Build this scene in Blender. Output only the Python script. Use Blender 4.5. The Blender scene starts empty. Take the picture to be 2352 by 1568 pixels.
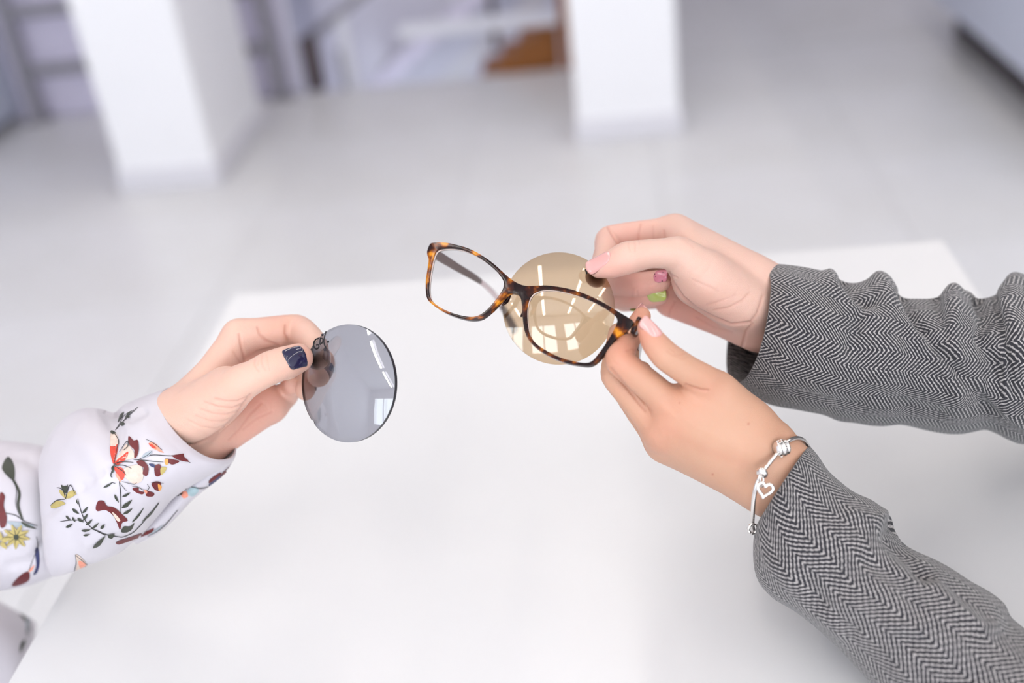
import bpy, bmesh, math, random
import numpy as np
from mathutils import Vector, Matrix
from mathutils.bvhtree import BVHTree

random.seed(7)
rng = np.random.default_rng(7)
scene = bpy.context.scene
COL = scene.collection

# ---------------------------------------------------------------- camera
FPX = 2530.0                       # focal length in pixels of the 2352 px wide frame
TABLE_Z = 0.75
CAM = np.array([0.0, 0.0, TABLE_Z + 0.50])
_g = np.array([570.0, 4400.0, FPX]); _g /= np.linalg.norm(_g)          # gravity seen from the camera (x right, y down, z ahead)
_f = np.array([158.0, -1475.0, FPX]); _f -= _f.dot(_g) * _g; _f /= np.linalg.norm(_f)
ROT = np.array([np.cross(_f, -_g), _f, -_g])                           # camera frame -> world
cam_data = bpy.data.cameras.new('camera')
cam = bpy.data.objects.new('camera', cam_data); COL.objects.link(cam)
m = Matrix.Identity(4)
for i in range(3):
    m[i][0] = ROT[i, 0]; m[i][1] = -ROT[i, 1]; m[i][2] = -ROT[i, 2]; m[i][3] = CAM[i]
cam.matrix_world = m
cam_data.sensor_width = 36.0
cam_data.lens = 36.0 * FPX / 2352.0
cam_data.clip_start = 0.02
cam_data.dof.use_dof = True
cam_data.dof.focus_distance = 0.640
cam_data.dof.aperture_fstop = 2.8
scene.camera = cam

# ---------------------------------------------------------------- world, lamps, exposure
world = bpy.data.worlds.new('world'); scene.world = world
world.use_nodes = True
bg = world.node_tree.nodes['Background']
bg.inputs['Color'].default_value = (0.86, 0.93, 1.0, 1)
bg.inputs['Strength'].default_value = 1.6
scene.view_settings.view_transform = 'Standard'
scene.view_settings.look = 'None'
scene.view_settings.exposure = -0.50
scene.view_settings.gamma = 1.0
scene.view_settings.use_curve_mapping = False
scene.cycles.use_denoising = True
scene.cycles.use_light_tree = False
scene.cycles.max_bounces = 6
scene.cycles.diffuse_bounces = 3
scene.cycles.glossy_bounces = 3
scene.cycles.transmission_bounces = 7
scene.cycles.caustics_reflective = False
scene.cycles.caustics_refractive = False


def area_light(name, loc, size, power, color, rot):
    d = bpy.data.lights.new(name, 'AREA'); d.shape = 'RECTANGLE'
    d.size, d.size_y = size; d.energy = power; d.color = color
    o = bpy.data.objects.new(name, d); COL.objects.link(o)
    o.location = loc; o.rotation_euler = rot
    return o


WIN_Y = -3.10                       # window wall behind the photographer
WINDOWS = [(-2.75, -1.35), (-0.95, 0.45), (0.85, 2.25), (2.65, 4.05)]
WIN_Z = (0.85, 2.45)
for a, b in WINDOWS:                # daylight entering at each window
    area_light('window_daylight', ((a + b) / 2, WIN_Y - 0.10, sum(WIN_Z) / 2), (b - a, WIN_Z[1] - WIN_Z[0]), 58, (0.83, 0.92, 1.0), (math.radians(90), 0, 0))
CEIL_Z = 2.95
STRIPS = [(x, y) for x in (-1.5, -0.15, 1.2, 2.55) for y in (-2.2, -0.75, 0.7, 2.15, 3.6) if (x, y) not in ((-0.15, 0.7), (1.2, 0.7))] + [(-2.6, 3.75)]  # last strip is made up, added to brighten the dim left partition

# ---------------------------------------------------------------- helpers
def W(p):
    """sculpting frame (mm) -> world (m)"""
    return CAM + (np.asarray(p, float) / 1000.0) @ ROT.T


def link(name, me, parent=None, origin=None):
    o = bpy.data.objects.new(name, me); COL.objects.link(o)
    if parent is not None: o.parent = parent
    elif origin is not None: o.location = Vector(origin)
    return o


def root_origin(o):
    while o.parent is not None: o = o.parent
    return np.array(o.location)


def mesh_obj(name, verts, faces, mat, parent=None, origin=None, smooth=True):
    """verts are world metres; the object keeps its origin at its thing's base"""
    verts = np.asarray(verts, float)
    if parent is not None: base = root_origin(parent)
    elif origin is not None: base = np.asarray(origin, float)
    else:
        base = (verts.min(0) + verts.max(0)) / 2; base[2] = verts[:, 2].min(); origin = base
    me = bpy.data.meshes.new(name)
    fl = faces.tolist() if isinstance(faces, np.ndarray) else faces
    me.from_pydata((verts - base).tolist(), [], fl)
    if smooth: me.polygons.foreach_set('use_smooth', [True] * len(me.polygons))
    if mat is not None: me.materials.append(mat)
    me.update()
    return link(name, me, parent, origin)


def set_attr(o, name, values):
    a = o.data.attributes.new(name, 'FLOAT', 'POINT')
    a.data.foreach_set('value', np.asarray(values, np.float32))


def thing(name, label, cat, loc=(0, 0, 0), group=None):
    o = bpy.data.objects.new(name, None); COL.objects.link(o)
    o.empty_display_size = 0.02
    o.location = Vector(loc)
    tag(o, label, cat, group)
    return o


def tag(o, label=None, cat=None, group=None, kind=None):
    if label: o['label'] = label
    if cat: o['category'] = cat
    if group: o['group'] = group
    if kind: o['kind'] = kind
    return o


def box_mesh(x0, x1, y0, y1, z0, z1, bevel=0.0, seg=2):
    bm = bmesh.new()
    bmesh.ops.create_cube(bm, size=1.0)
    for v in bm.verts:
        v.co = Vector(((x0 + x1) / 2 + v.co.x * (x1 - x0), (y0 + y1) / 2 + v.co.y * (y1 - y0), (z0 + z1) / 2 + v.co.z * (z1 - z0)))
    if bevel > 0:
        bmesh.ops.bevel(bm, geom=list(bm.edges), offset=bevel, segments=seg, affect='EDGES', profile=0.5)
    return bm


def bm_obj(name, bm, mat, parent=None, origin=None, smooth=False):
    bm.verts.ensure_lookup_table(); bm.normal_update()
    V = np.array([v.co[:] for v in bm.verts]); bm.verts.index_update()
    Fc = [[v.index for v in f.verts] for f in bm.faces]
    bm.free()
    return mesh_obj(name, V, Fc, mat, parent, origin, smooth)


def box(name, x0, x1, y0, y1, z0, z1, mat, parent=None, origin=None, bevel=0.0, seg=2):
    return bm_obj(name, box_mesh(x0, x1, y0, y1, z0, z1, bevel, seg), mat, parent, origin, bevel > 0 and seg > 2)


def sweep(path, radius, sides=10, closed=False, caps=True):
    """round tube along a 3-D path; radius scalar or per point"""
    P = np.asarray(path, float); n = len(P)
    r = np.broadcast_to(np.asarray(radius, float), (n,))
    T = np.roll(P, -1, 0) - np.roll(P, 1, 0) if closed else np.gradient(P, axis=0)
    T /= np.linalg.norm(T, axis=1)[:, None] + 1e-12
    up = np.array([0.3, 0.5, 0.81]); V = []; b = None
    for i in range(n):
        a = up if b is None else b
        nrm = a - T[i] * (a @ T[i]); nrm /= np.linalg.norm(nrm); b = nrm
        c = np.cross(T[i], nrm)
        for k in range(sides):
            q = 2 * math.pi * k / sides
            V.append(P[i] + r[i] * (math.cos(q) * nrm + math.sin(q) * c))
    Fc = []
    for i in range(n if closed else n - 1):
        j = (i + 1) % n
        for k in range(sides):
            l = (k + 1) % sides
            Fc.append((i*sides + k, i*sides + l, j*sides + l, j*sides + k))
    if caps and not closed:
        Fc.append(tuple(range(sides))[::-1]); Fc.append(tuple((n-1)*sides + k for k in range(sides)))
    return np.array(V), Fc


def spline(pts, n, closed=False):
    """Catmull-Rom through points, n samples"""
    P = np.asarray(pts, float); m_ = len(P)
    out = []
    segs = m_ if closed else m_ - 1
    for t in np.linspace(0, segs, n, endpoint=not closed):
        i = min(int(t), segs - 1); f = t - i
        g = (lambda k: P[k % m_]) if closed else (lambda k: P[min(max(k, 0), m_ - 1)])
        p0, p1, p2, p3 = g(i - 1), g(i), g(i + 1), g(i + 2)
        out.append(0.5 * ((2 * p1) + (-p0 + p2) * f + (2*p0 - 5*p1 + 4*p2 - p3) * f*f + (-p0 + 3*p1 - 3*p2 + p3) * f**3))
    return np.array(out)


# ---------------------------------------------------------------- materials
def srgb(r, g, b):
    f = lambda c: (c / 255 / 12.92) if c / 255 <= 0.04045 else ((c / 255 + 0.055) / 1.055) ** 2.4
    return (f(r), f(g), f(b), 1.0)


class Mat:
    def __init__(self, name, color=(0.8, 0.8, 0.8, 1), rough=0.5, metal=0.0, **kw):
        self.m = bpy.data.materials.new(name); self.m.use_nodes = True
        self.t = self.m.node_tree; self.b = self.t.nodes['Principled BSDF']
        self.set('Base Color', color); self.set('Roughness', rough); self.set('Metallic', metal)
        for k, v in kw.items(): self.set(k.replace('_', ' '), v)

    def set(self, k, v): self.b.inputs[k].default_value = v

    def n(self, typ, **kw):
        nd = self.t.nodes.new(typ)
        for k, v in kw.items():
            if k.startswith('i_'): nd.inputs[k[2:].replace('_', ' ')].default_value = v
            else: setattr(nd, k, v)
        return nd

    def l(self, a, b): self.t.links.new(a, b)

    def math(self, op, a, b=None, c=None, clamp=False):
        nd = self.t.nodes.new('ShaderNodeMath'); nd.operation = op; nd.use_clamp = clamp
        for i, x in enumerate((a, b, c)):
            if x is None: continue
            if isinstance(x, (int, float)): nd.inputs[i].default_value = x
            else: self.l(x, nd.inputs[i])
        return nd.outputs[0]

    def ramp(self, src, stops, interp='LINEAR'):
        nd = self.t.nodes.new('ShaderNodeValToRGB'); cr = nd.color_ramp; cr.interpolation = interp
        while len(cr.elements) < len(stops): cr.elements.new(0.5)
        for e, (p, c) in zip(cr.elements, stops): e.position = p; e.color = c
        self.l(src, nd.inputs[0]); return nd.outputs[0]

    def mix(self, fac, a, b, blend='MIX'):
        nd = self.t.nodes.new('ShaderNodeMix'); nd.data_type = 'RGBA'; nd.blend_type = blend
        for sock, x in ((nd.inputs[0], fac), (nd.inputs[6], a), (nd.inputs[7], b)):
            if isinstance(x, (int, float, tuple)): sock.default_value = x
            else: self.l(x, sock)
        return nd.outputs[2]

    def noise(self, vec, scale, detail=3.0, rough=0.5):
        nd = self.n('ShaderNodeTexNoise', i_Scale=scale, i_Detail=detail, i_Roughness=rough)
        if vec is not None: self.l(vec, nd.inputs['Vector'])
        return nd.outputs['Fac']

    def coords(self, kind='Object'): return self.n('ShaderNodeTexCoord').outputs[kind]

    def bump(self, height, strength, dist):
        nd = self.n('ShaderNodeBump', i_Strength=strength, i_Distance=dist)
        self.l(height, nd.inputs['Height']); self.l(nd.outputs[0], self.b.inputs['Normal'])

    def color(self, sock): self.l(sock, self.b.inputs['Base Color'])


def soft(name, rgb, rough, var=0.04, scale=3.0, bump=0.0, **kw):
    """plain surface with faint mottling"""
    M = Mat(name, srgb(*rgb), rough, **kw)
    c = srgb(*rgb)
    f = M.noise(M.coords(), scale, 4)
    M.color(M.ramp(f, [(0.3, tuple(x * (1 - var) for x in c[:3]) + (1,)), (0.7, tuple(min(1, x * (1 + var)) for x in c[:3]) + (1,))]))
    if bump: M.bump(M.noise(M.coords(), scale * 60, 3), 0.3, bump)
    return M.m
# ---------------------------------------------------------------- material library
M_floor = Mat('floor_tile', srgb(215, 215, 217), 0.28)
_f = M_floor.noise(M_floor.coords(), 1.4, 6, 0.6)
M_floor.color(M_floor.ramp(_f, [(0.3, srgb(211, 210, 210)), (0.7, srgb(223, 223, 227))]))
M_floor = M_floor.m
M_grout = soft('floor_grout', (205, 205, 207), 0.7)
M_wall = soft('painted_wall', (236, 235, 240), 0.6)
M_ceiling = soft('painted_ceiling', (244, 244, 246), 0.7)
M_column = soft('column_paint', (247, 247, 251), 0.5, 0.01)
M_skirt = soft('column_skirting', (226, 225, 232), 0.45, 0.01)
M_table = soft('white_laminate', (223, 222, 223), 0.32, 0.006, 2.0)
M_table_edge = soft('laminate_edge', (205, 203, 206), 0.45)
M_panel = soft('lilac_panel', (234, 228, 250), 0.45, 0.02)
M_panel_pale = soft('pale_panel', (226, 223, 236), 0.45, 0.02)
M_rail_grey = soft('grey_rail_paint', (152, 150, 158), 0.4)
M_rail_dark = soft('dark_rail_wood', (88, 76, 78), 0.4)
M_white_rail = soft('white_rail_paint', (226, 226, 236), 0.4)
M_cabinet = soft('cabinet_lacquer', (206, 212, 230), 0.35, 0.01)
M_kick = soft('cabinet_kick', (74, 68, 70), 0.6)
M_steel = Mat('brushed_steel', srgb(170, 170, 178), 0.35, 1.0).m
_w = Mat('oak_wood', srgb(150, 92, 38), 0.45)
_c = _w.n('ShaderNodeMapping'); _c.inputs['Scale'].default_value = (3, 3, 30); _w.l(_w.coords(), _c.inputs[0])
_w.color(_w.ramp(_w.noise(_c.outputs[0], 4, 5), [(0.3, srgb(124, 70, 22)), (0.7, srgb(178, 112, 48))])); M_wood = _w.m
M_frame_white = soft('window_frame', (240, 240, 242), 0.4)
M_glass = Mat('clear_pane', (1, 1, 1, 1), 0.02, Transmission_Weight=1.0, IOR=1.02).m
_e = Mat('lamp_diffuser', (1, 1, 1, 1), 0.5); _e.set('Emission Color', (1.0, 0.94, 0.88, 1)); _e.set('Emission Strength', 30.0); M_lamp = _e.m


def skin_material(name, base, warm, deep):
    M = Mat(name, srgb(*base), 0.46)
    co = M.coords()
    a_c = M.n('ShaderNodeAttribute', attribute_name='crease').outputs['Fac']
    a_b = M.n('ShaderNodeAttribute', attribute_name='blush').outputs['Fac']
    n1 = M.noise(co, 70, 4); n2 = M.noise(co, 420, 3); n3 = M.noise(co, 26, 2)
    col = M.mix(M.math('MULTIPLY_ADD', n1, 0.9, -0.2, True), srgb(*base), tuple(srgb(*[min(255, c + d) for c, d in zip(base, (6, 8, 9))])))
    col = M.mix(M.math('MULTIPLY_ADD', n3, 1.1, -0.35, True), col, tuple(x * k for x, k in zip(srgb(*base), (0.97, 0.89, 0.86))) + (1,))
    col = M.mix(M.math('MULTIPLY', a_b, M.math('MULTIPLY_ADD', n1, 0.8, 0.45), None, True), col, srgb(*warm))
    col = M.mix(M.math('MULTIPLY', a_c, 0.28, None, True), col, srgb(*deep))
    M.color(col)
    M.set('Subsurface Weight', 0.22); M.set('Subsurface Radius', (1.0, 0.32, 0.16)); M.set('Subsurface Scale', 0.0035)
    M.set('Specular IOR Level', 0.42)
    vor = M.n('ShaderNodeTexVoronoi', feature='DISTANCE_TO_EDGE', i_Scale=1150.0); M.l(co, vor.inputs['Vector'])
    hgt = M.math('ADD', M.math('MULTIPLY', n2, 0.7), M.math('MINIMUM', M.math('MULTIPLY', vor.outputs['Distance'], 2.0), 0.4))
    M.bump(hgt, 0.30, 0.0005)
    return M.m


M_skin_a = skin_material('skin_rosy', (219, 180, 162), (222, 148, 130), (180, 100, 84))
M_skin_b = skin_material('skin_warm', (214, 176, 160), (230, 164, 148), (176, 96, 82))
M_skin_c = skin_material('skin_tanned', (199, 153, 127), (206, 132, 110), (172, 98, 78))


def polish(name, rgb, rough=0.12, spots=False, coat=0.6):
    M = Mat(name, srgb(*rgb), rough, Coat_Weight=coat, Coat_Roughness=0.05)
    if spots:
        v = M.n('ShaderNodeTexVoronoi', i_Scale=420.0); M.l(M.coords(), v.inputs['Vector'])
        M.color(M.ramp(v.outputs['Distance'], [(0.16, srgb(50, 24, 34)), (0.20, srgb(*rgb))]))
    return M.m


M_polish_navy = polish('navy_polish', (26, 20, 56), 0.08, coat=0.5)
M_polish_nude = polish('nude_polish', (218, 160, 154), 0.14)
M_polish_mauve = polish('mauve_polish', (214, 128, 146), 0.2, True)
M_polish_green = polish('lime_polish', (176, 186, 96), 0.16)


def tweed(name):
    """herringbone weave: uv in millimetres, x along the sleeve, y around it"""
    M = Mat(name, (0.1, 0.1, 0.1, 1), 0.85, Sheen_Weight=0.25, Sheen_Roughness=0.5)
    uv = M.n('ShaderNodeUVMap').outputs[0]
    sep = M.n('ShaderNodeSeparateXYZ'); M.l(uv, sep.inputs[0])
    wob = M.noise(uv, 0.35, 2); wob2 = M.noise(uv, 1.3, 3, 0.65)
    u = M.math('ADD', sep.outputs[0], M.math('MULTIPLY_ADD', wob2, 1.1, -0.55))
    v = M.math('ADD', sep.outputs[1], M.math('MULTIPLY_ADD', wob, 1.0, -0.5))
    band = 8.4
    tri = M.math('PINGPONG', v, band)
    per = 2.2
    ph = M.math('DIVIDE', M.math('ADD', M.math('MULTIPLY', u, 1.0), M.math('MULTIPLY', tri, 0.95)), per)
    saw = M.math('PINGPONG', ph, 0.5)                                   # 0 .. .5 across one twill line
    side = M.math('FLOOR', M.math('DIVIDE', v, band))
    # yarn floats: short slanted segments along every light line
    line = M.math('FLOOR', ph)
    along = M.math('DIVIDE', M.math('SUBTRACT', M.math('MULTIPLY', tri, 1.0), M.math('MULTIPLY', u, 0.35)), 2.1)
    fl = M.math('PINGPONG', M.math('ADD', along, M.math('MULTIPLY', line, 0.5)), 0.5)
    light = M.math('ADD', saw, M.math('MULTIPLY', M.math('SUBTRACT', fl, 0.25), 0.34))
    light = M.math('ADD', light, M.math('MULTIPLY_ADD', M.noise(uv, 3.5, 3, 0.7), 0.36, -0.18))
    fac = M.n('ShaderNodeMapRange', interpolation_type='SMOOTHSTEP')
    M.l(light, fac.inputs[0]); fac.inputs[1].default_value = 0.265; fac.inputs[2].default_value = 0.40
    tone = M.noise(uv, 2.0, 2)
    pale = M.ramp(tone, [(0.3, srgb(138, 131, 130)), (0.7, srgb(194, 188, 186))])
    dark = M.ramp(M.noise(uv, 1.1, 2), [(0.3, srgb(22, 20, 26)), (0.7, srgb(40, 38, 46))])
    M.color(M.mix(fac.outputs[0], dark, pale))
    M.bump(M.math('ADD', fac.outputs[0], M.math('MULTIPLY', M.noise(uv, 5, 3), 0.5)), 0.55, 0.0006)
    return M.m


M_tweed = tweed('herringbone_tweed')
_s = Mat('satin_blouse', srgb(240, 232, 240), 0.42, Sheen_Weight=0.15)
_s.color(_s.ramp(_s.noise(_s.coords(), 14, 3), [(0.3, srgb(196, 190, 197)), (0.7, srgb(205, 199, 206))]))
_s.bump(_s.noise(_s.coords(), 1500, 2), 0.06, 0.0003)
M_blouse = _s.m
INK = {}
for k, c in dict(black=(44, 42, 44), green=(52, 56, 44), darkred=(98, 20, 24), red=(206, 66, 48), coral=(236, 150, 124), ochre=(180, 162, 98), navy=(38, 42, 86),
                 cream=(214, 192, 178), grey=(160, 168, 176), blue=(160, 182, 188), orange=(222, 150, 70)).items():
    INK[k] = soft('print_' + k, c, 0.5, 0.12, 300)


def tinted_lens(name, tint, dens=None):
    M = bpy.data.materials.new(name); M.use_nodes = True
    t = M.node_tree; t.nodes.clear()
    out = t.nodes.new('ShaderNodeOutputMaterial')
    rf = t.nodes.new('ShaderNodeBsdfRefraction'); rf.inputs['Roughness'].default_value = 0.0; rf.inputs['IOR'].default_value = 1.5
    rf.inputs['Color'].default_value = tint
    gs = t.nodes.new('ShaderNodeBsdfGlossy'); gs.inputs['Roughness'].default_value = 0.0; gs.inputs['Color'].default_value = (1, 1, 1, 1)
    fr = t.nodes.new('ShaderNodeFresnel'); fr.inputs['IOR'].default_value = 1.7
    mx = t.nodes.new('ShaderNodeMixShader')
    t.links.new(fr.outputs[0], mx.inputs[0]); t.links.new(rf.outputs[0], mx.inputs[1]); t.links.new(gs.outputs[0], mx.inputs[2])
    t.links.new(mx.outputs[0], out.inputs['Surface'])
    return M


M_lens_grey = tinted_lens('grey_tint', (0.67, 0.675, 0.715, 1))
M_lens_brown = tinted_lens('brown_tint', (0.83, 0.71, 0.565, 1))
M_lens_edge = soft('lens_edge', (30, 30, 38), 0.3)
M_lens_edge_b = soft('lens_edge_brown', (96, 78, 58), 0.3)
M_marker = soft('marker_ink', (14, 13, 18), 0.5)
_t = Mat('tortoiseshell', srgb(60, 28, 16), 0.14, Specular_IOR_Level=0.25)
_co = _t.coords()
_n = _t.noise(_co, 120, 2.5, 0.5)
_t.color(_t.ramp(_n, [(0.44, srgb(28, 12, 12)), (0.53, srgb(56, 22, 12)), (0.60, srgb(132, 66, 14)), (0.68, srgb(206, 132, 28))]))
M_tortoise = _t.m
M_rim_inner = soft('rim_bevel', (236, 214, 204), 0.3)
M_temple = soft('temple_metal', (116, 102, 100), 0.34, Metallic=0.4)
M_temple_pale = soft('temple_pale_metal', (222, 206, 208), 0.3, Metallic=0.5)
M_temple_tip = soft('temple_tip_brown', (72, 54, 48), 0.3)
M_print_pale = soft('pale_print', (206, 198, 200), 0.5)
M_silver = Mat('polished_silver', srgb(232, 228, 224), 0.16, 1.0).m
M_silver_dark = Mat('oxidised_silver', srgb(120, 116, 112), 0.3, 1.0).m
# ---------------------------------------------------------------- sculpting: signed-distance hands
def J(u, v, d):
    """photo pixel + depth (mm along the lens axis) -> millimetres in the sculpting frame"""
    return np.array([(u - 1176.0) / FPX * d, (v - 784.0) / FPX * d, d], dtype=np.float64)


class Field:
    """sampled distance field in a box; smooth unions of tapered capsules"""

    def __init__(self, lo, hi, h):
        self.lo = np.array(lo, float); self.h = h
        self.n = np.ceil((np.array(hi) - self.lo) / h).astype(int) + 1
        self.ax = [(self.lo[i] + h * np.arange(self.n[i])).astype(np.float32) for i in range(3)]

    def blank(self):
        return np.full(self.n, 30.0, np.float32)

    def cone(self, arr, a, b, ra, rb, k, flat=None):
        """smooth-union a round cone a->b into arr. flat=(axis vector, factor) squashes it along axis"""
        m = max(ra, rb) * (1.0 if flat is None else max(1.0, flat[1])) + k + 3
        lo = np.minimum(a, b) - m; hi = np.maximum(a, b) + m
        i0 = np.clip(np.floor((lo - self.lo) / self.h).astype(int), 0, self.n)
        i1 = np.clip(np.ceil((hi - self.lo) / self.h).astype(int) + 1, 0, self.n)
        if np.any(i1 <= i0): return
        s = tuple(slice(i0[i], i1[i]) for i in range(3))
        X = self.ax[0][s[0]][:, None, None]; Y = self.ax[1][s[1]][None, :, None]; Z = self.ax[2][s[2]][None, None, :]
        ab = (b - a).astype(np.float32); L2 = float(ab @ ab) + 1e-9
        px, py, pz = X - np.float32(a[0]), Y - np.float32(a[1]), Z - np.float32(a[2])
        t = np.clip((px * ab[0] + py * ab[1] + pz * ab[2]) / L2, 0, 1)
        qx, qy, qz = px - t * ab[0], py - t * ab[1], pz - t * ab[2]
        if flat is not None:
            ax, fac = np.asarray(flat[0], float), flat[1]
            ax = (ax / np.linalg.norm(ax)).astype(np.float32)
            dt = (qx * ax[0] + qy * ax[1] + qz * ax[2]) * np.float32(1.0 / fac - 1.0)
            qx, qy, qz = qx + dt * ax[0], qy + dt * ax[1], qz + dt * ax[2]
        ts = t * t * (3 - 2 * t) * 0.35 + t * 0.65
        d = np.sqrt(qx * qx + qy * qy + qz * qz) - (ra + (rb - ra) * ts)
        if flat is not None and flat[1] < 1: d = d * np.float32(0.5 + 0.5 * flat[1])
        cur = arr[s]
        arr[s] = self.smin(cur, d, k)

    @staticmethod
    def smin(a, b, k):
        if k <= 0: return np.minimum(a, b)
        h = np.maximum(k - np.abs(a - b), 0) / k
        return np.minimum(a, b) - h * h * np.float32(k * 0.25)

    def chain(self, arr, pts, k, flats=None):
        R = np.array([[*p, r] for p, r in pts]); n = len(R); fine = []
        for i in range(n - 1):
            q = [R[max(i - 1, 0)], R[i], R[i + 1], R[min(i + 2, n - 1)]]
            for f in (0, 0.2, 0.4, 0.6, 0.8):
                t1 = (q[2] - q[0]) * 0.30; t2 = (q[3] - q[1]) * 0.30
                h00, h10, h01, h11 = 2*f**3 - 3*f*f + 1, f**3 - 2*f*f + f, -2*f**3 + 3*f*f, f**3 - f*f
                fine.append(h00 * q[1] + h10 * t1 + h01 * q[2] + h11 * t2)
        fine.append(R[-1])
        for a, b in zip(fine[:-1], fine[1:]):
            self.cone(arr, a[:3], b[:3], a[3], b[3], 0.25)

    def mesh(self, v):
        """naive surface nets -> (verts mm, quads)"""
        s = v < 0
        c = s[:-1, :-1, :-1].astype(np.int8)
        for dx, dy, dz in ((1,0,0),(0,1,0),(0,0,1),(1,1,0),(1,0,1),(0,1,1),(1,1,1)):
            c = c + s[dx:v.shape[0]-1+dx, dy:v.shape[1]-1+dy, dz:v.shape[2]-1+dz]
        act = (c > 0) & (c < 8)
        ijk = np.argwhere(act)
        idx = np.full(act.shape, -1, np.int32); idx[act] = np.arange(len(ijk))
        corn = np.array([(a, b, d) for a in (0, 1) for b in (0, 1) for d in (0, 1)])
        val = np.stack([v[ijk[:, 0] + q[0], ijk[:, 1] + q[1], ijk[:, 2] + q[2]] for q in corn], 1)
        acc = np.zeros((len(ijk), 3)); cnt = np.zeros(len(ijk))
        for i in range(8):
            for j in range(i + 1, 8):
                if np.abs(corn[i] - corn[j]).sum() != 1: continue
                va, vb = val[:, i], val[:, j]
                m = (va < 0) != (vb < 0)
                t = np.where(m, va / np.where(m, va - vb, 1), 0)
                acc += np.where(m[:, None], corn[i] + t[:, None] * (corn[j] - corn[i]), 0); cnt += m
        P = self.lo + (ijk + acc / cnt[:, None]) * self.h
        quads = []
        for axis in range(3):
            o = [(0, 0, 0)] * 4
            u, w = (axis + 1) % 3, (axis + 2) % 3
            sl = [slice(None)] * 3; sh = [slice(None)] * 3
            sl[axis] = slice(0, -1); sh[axis] = slice(1, None)
            a, b = s[tuple(sl)], s[tuple(sh)]
            e = np.argwhere(a != b)
            ok = (e[:, u] > 0) & (e[:, w] > 0) & (e[:, u] < v.shape[u] - 1) & (e[:, w] < v.shape[w] - 1)
            e = e[ok]
            flip = a[e[:, 0], e[:, 1], e[:, 2]]
            def cell(du, dw):
                q = e.copy(); q[:, u] -= du; q[:, w] -= dw
                return idx[q[:, 0], q[:, 1], q[:, 2]]
            q = np.stack([cell(1, 1), cell(0, 1), cell(0, 0), cell(1, 0)], 1)
            q[~flip] = q[~flip][:, ::-1]
            quads.append(q)
        return P, np.concatenate(quads)


def relax(P, Q, n=2, lam=0.5):
    E = np.concatenate([Q[:, [0, 1]], Q[:, [1, 2]], Q[:, [2, 3]], Q[:, [3, 0]]])
    for it in range(n):
        for l in (lam, -lam * 1.04):
            acc = np.zeros_like(P); cnt = np.zeros(len(P))
            for k in range(3):
                acc[:, k] = np.bincount(E[:, 0], P[E[:, 1], k], len(P)) + np.bincount(E[:, 1], P[E[:, 0], k], len(P))
            cnt = np.bincount(E[:, 0], minlength=len(P)) + np.bincount(E[:, 1], minlength=len(P))
            P = P + l * (acc / cnt[:, None] - P)
    return P


def normals(P, Q):
    n = np.cross(P[Q[:, 2]] - P[Q[:, 0]], P[Q[:, 3]] - P[Q[:, 1]])
    N = np.zeros_like(P)
    for k in range(3):
        for j in range(4):
            N[:, k] += np.bincount(Q[:, j], n[:, k], len(P))
    return N / (np.linalg.norm(N, axis=1)[:, None] + 1e-12)


def seg_dist(px, line):
    """distance of 2-D points to a polyline"""
    best = np.full(len(px), 1e9)
    L = np.asarray(line, float)
    for a, b in zip(L[:-1], L[1:]):
        ab = b - a; t = np.clip(((px - a) @ ab) / (ab @ ab + 1e-9), 0, 1)
        best = np.minimum(best, np.linalg.norm(px - a - t[:, None] * ab, axis=1))
    return best


def carve(P, N, lines):
    """press creases (amp<0) or raise ridges (amp>0) along polylines: (pixels, width px, amp mm, depth range)"""
    px = np.stack([P[:, 0] / P[:, 2] * FPX + 1176, P[:, 1] / P[:, 2] * FPX + 784], 1)
    face = -np.einsum('ij,ij->i', N, P / np.linalg.norm(P, axis=1)[:, None])
    attr = np.zeros(len(P)); disp = np.zeros(len(P))
    for line, w, amp, (d0, d1) in lines:
        L = np.asarray(line, float)
        m = (face > 0.05) & (P[:, 2] > d0) & (P[:, 2] < d1)
        m &= (px[:, 0] > L[:, 0].min() - 3 * w) & (px[:, 0] < L[:, 0].max() + 3 * w)
        m &= (px[:, 1] > L[:, 1].min() - 3 * w) & (px[:, 1] < L[:, 1].max() + 3 * w)
        i = np.nonzero(m)[0]
        if not len(i): continue
        g = np.exp(-(seg_dist(px[i], L) / w) ** 2)
        disp[i] += amp * g
        if amp < 0: attr[i] = np.maximum(attr[i], g * min(1, -amp / 0.5))
    return P + N * disp[:, None], attr


def sculpt(spec, h):
    """palm group + finger chains -> mesh"""
    allp = [p for c in spec['palm'] for p in (c[0], c[1])] + [p for f in spec['fingers'] for p, r in f['pts']]
    lo = np.min(allp, 0) - 26; hi = np.max(allp, 0) + 26
    F = Field(lo, hi, h)
    palm = F.blank()
    for c in spec['palm']:
        F.cone(palm, c[0], c[1], c[2], c[3], c[4] if len(c) > 4 else 9.0, c[5] if len(c) > 5 else None)
    out = palm.copy()
    for f in spec['fingers']:
        arr = F.blank()
        F.chain(arr, f['pts'], f.get('kk', 3.0), f.get('flats'))
        for b in f.get('pads', ()):
            F.cone(arr, b[0], b[1], b[2], b[3], b[4])
        out = np.minimum(out, F.smin(palm, arr, f.get('k', 6.0)))
    P, Q = F.mesh(out)
    P = relax(P, Q, 3)
    N = normals(P, Q)
    P, crease = carve(P, N, spec.get('lines', []))
    red = np.zeros(len(P))
    for c, r, a in spec.get('blush', []):
        red += a * np.exp(-(np.linalg.norm(P - c, axis=1) / r) ** 2)
    return P, Q, crease, np.clip(red, 0, 1), (F, out)


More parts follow.
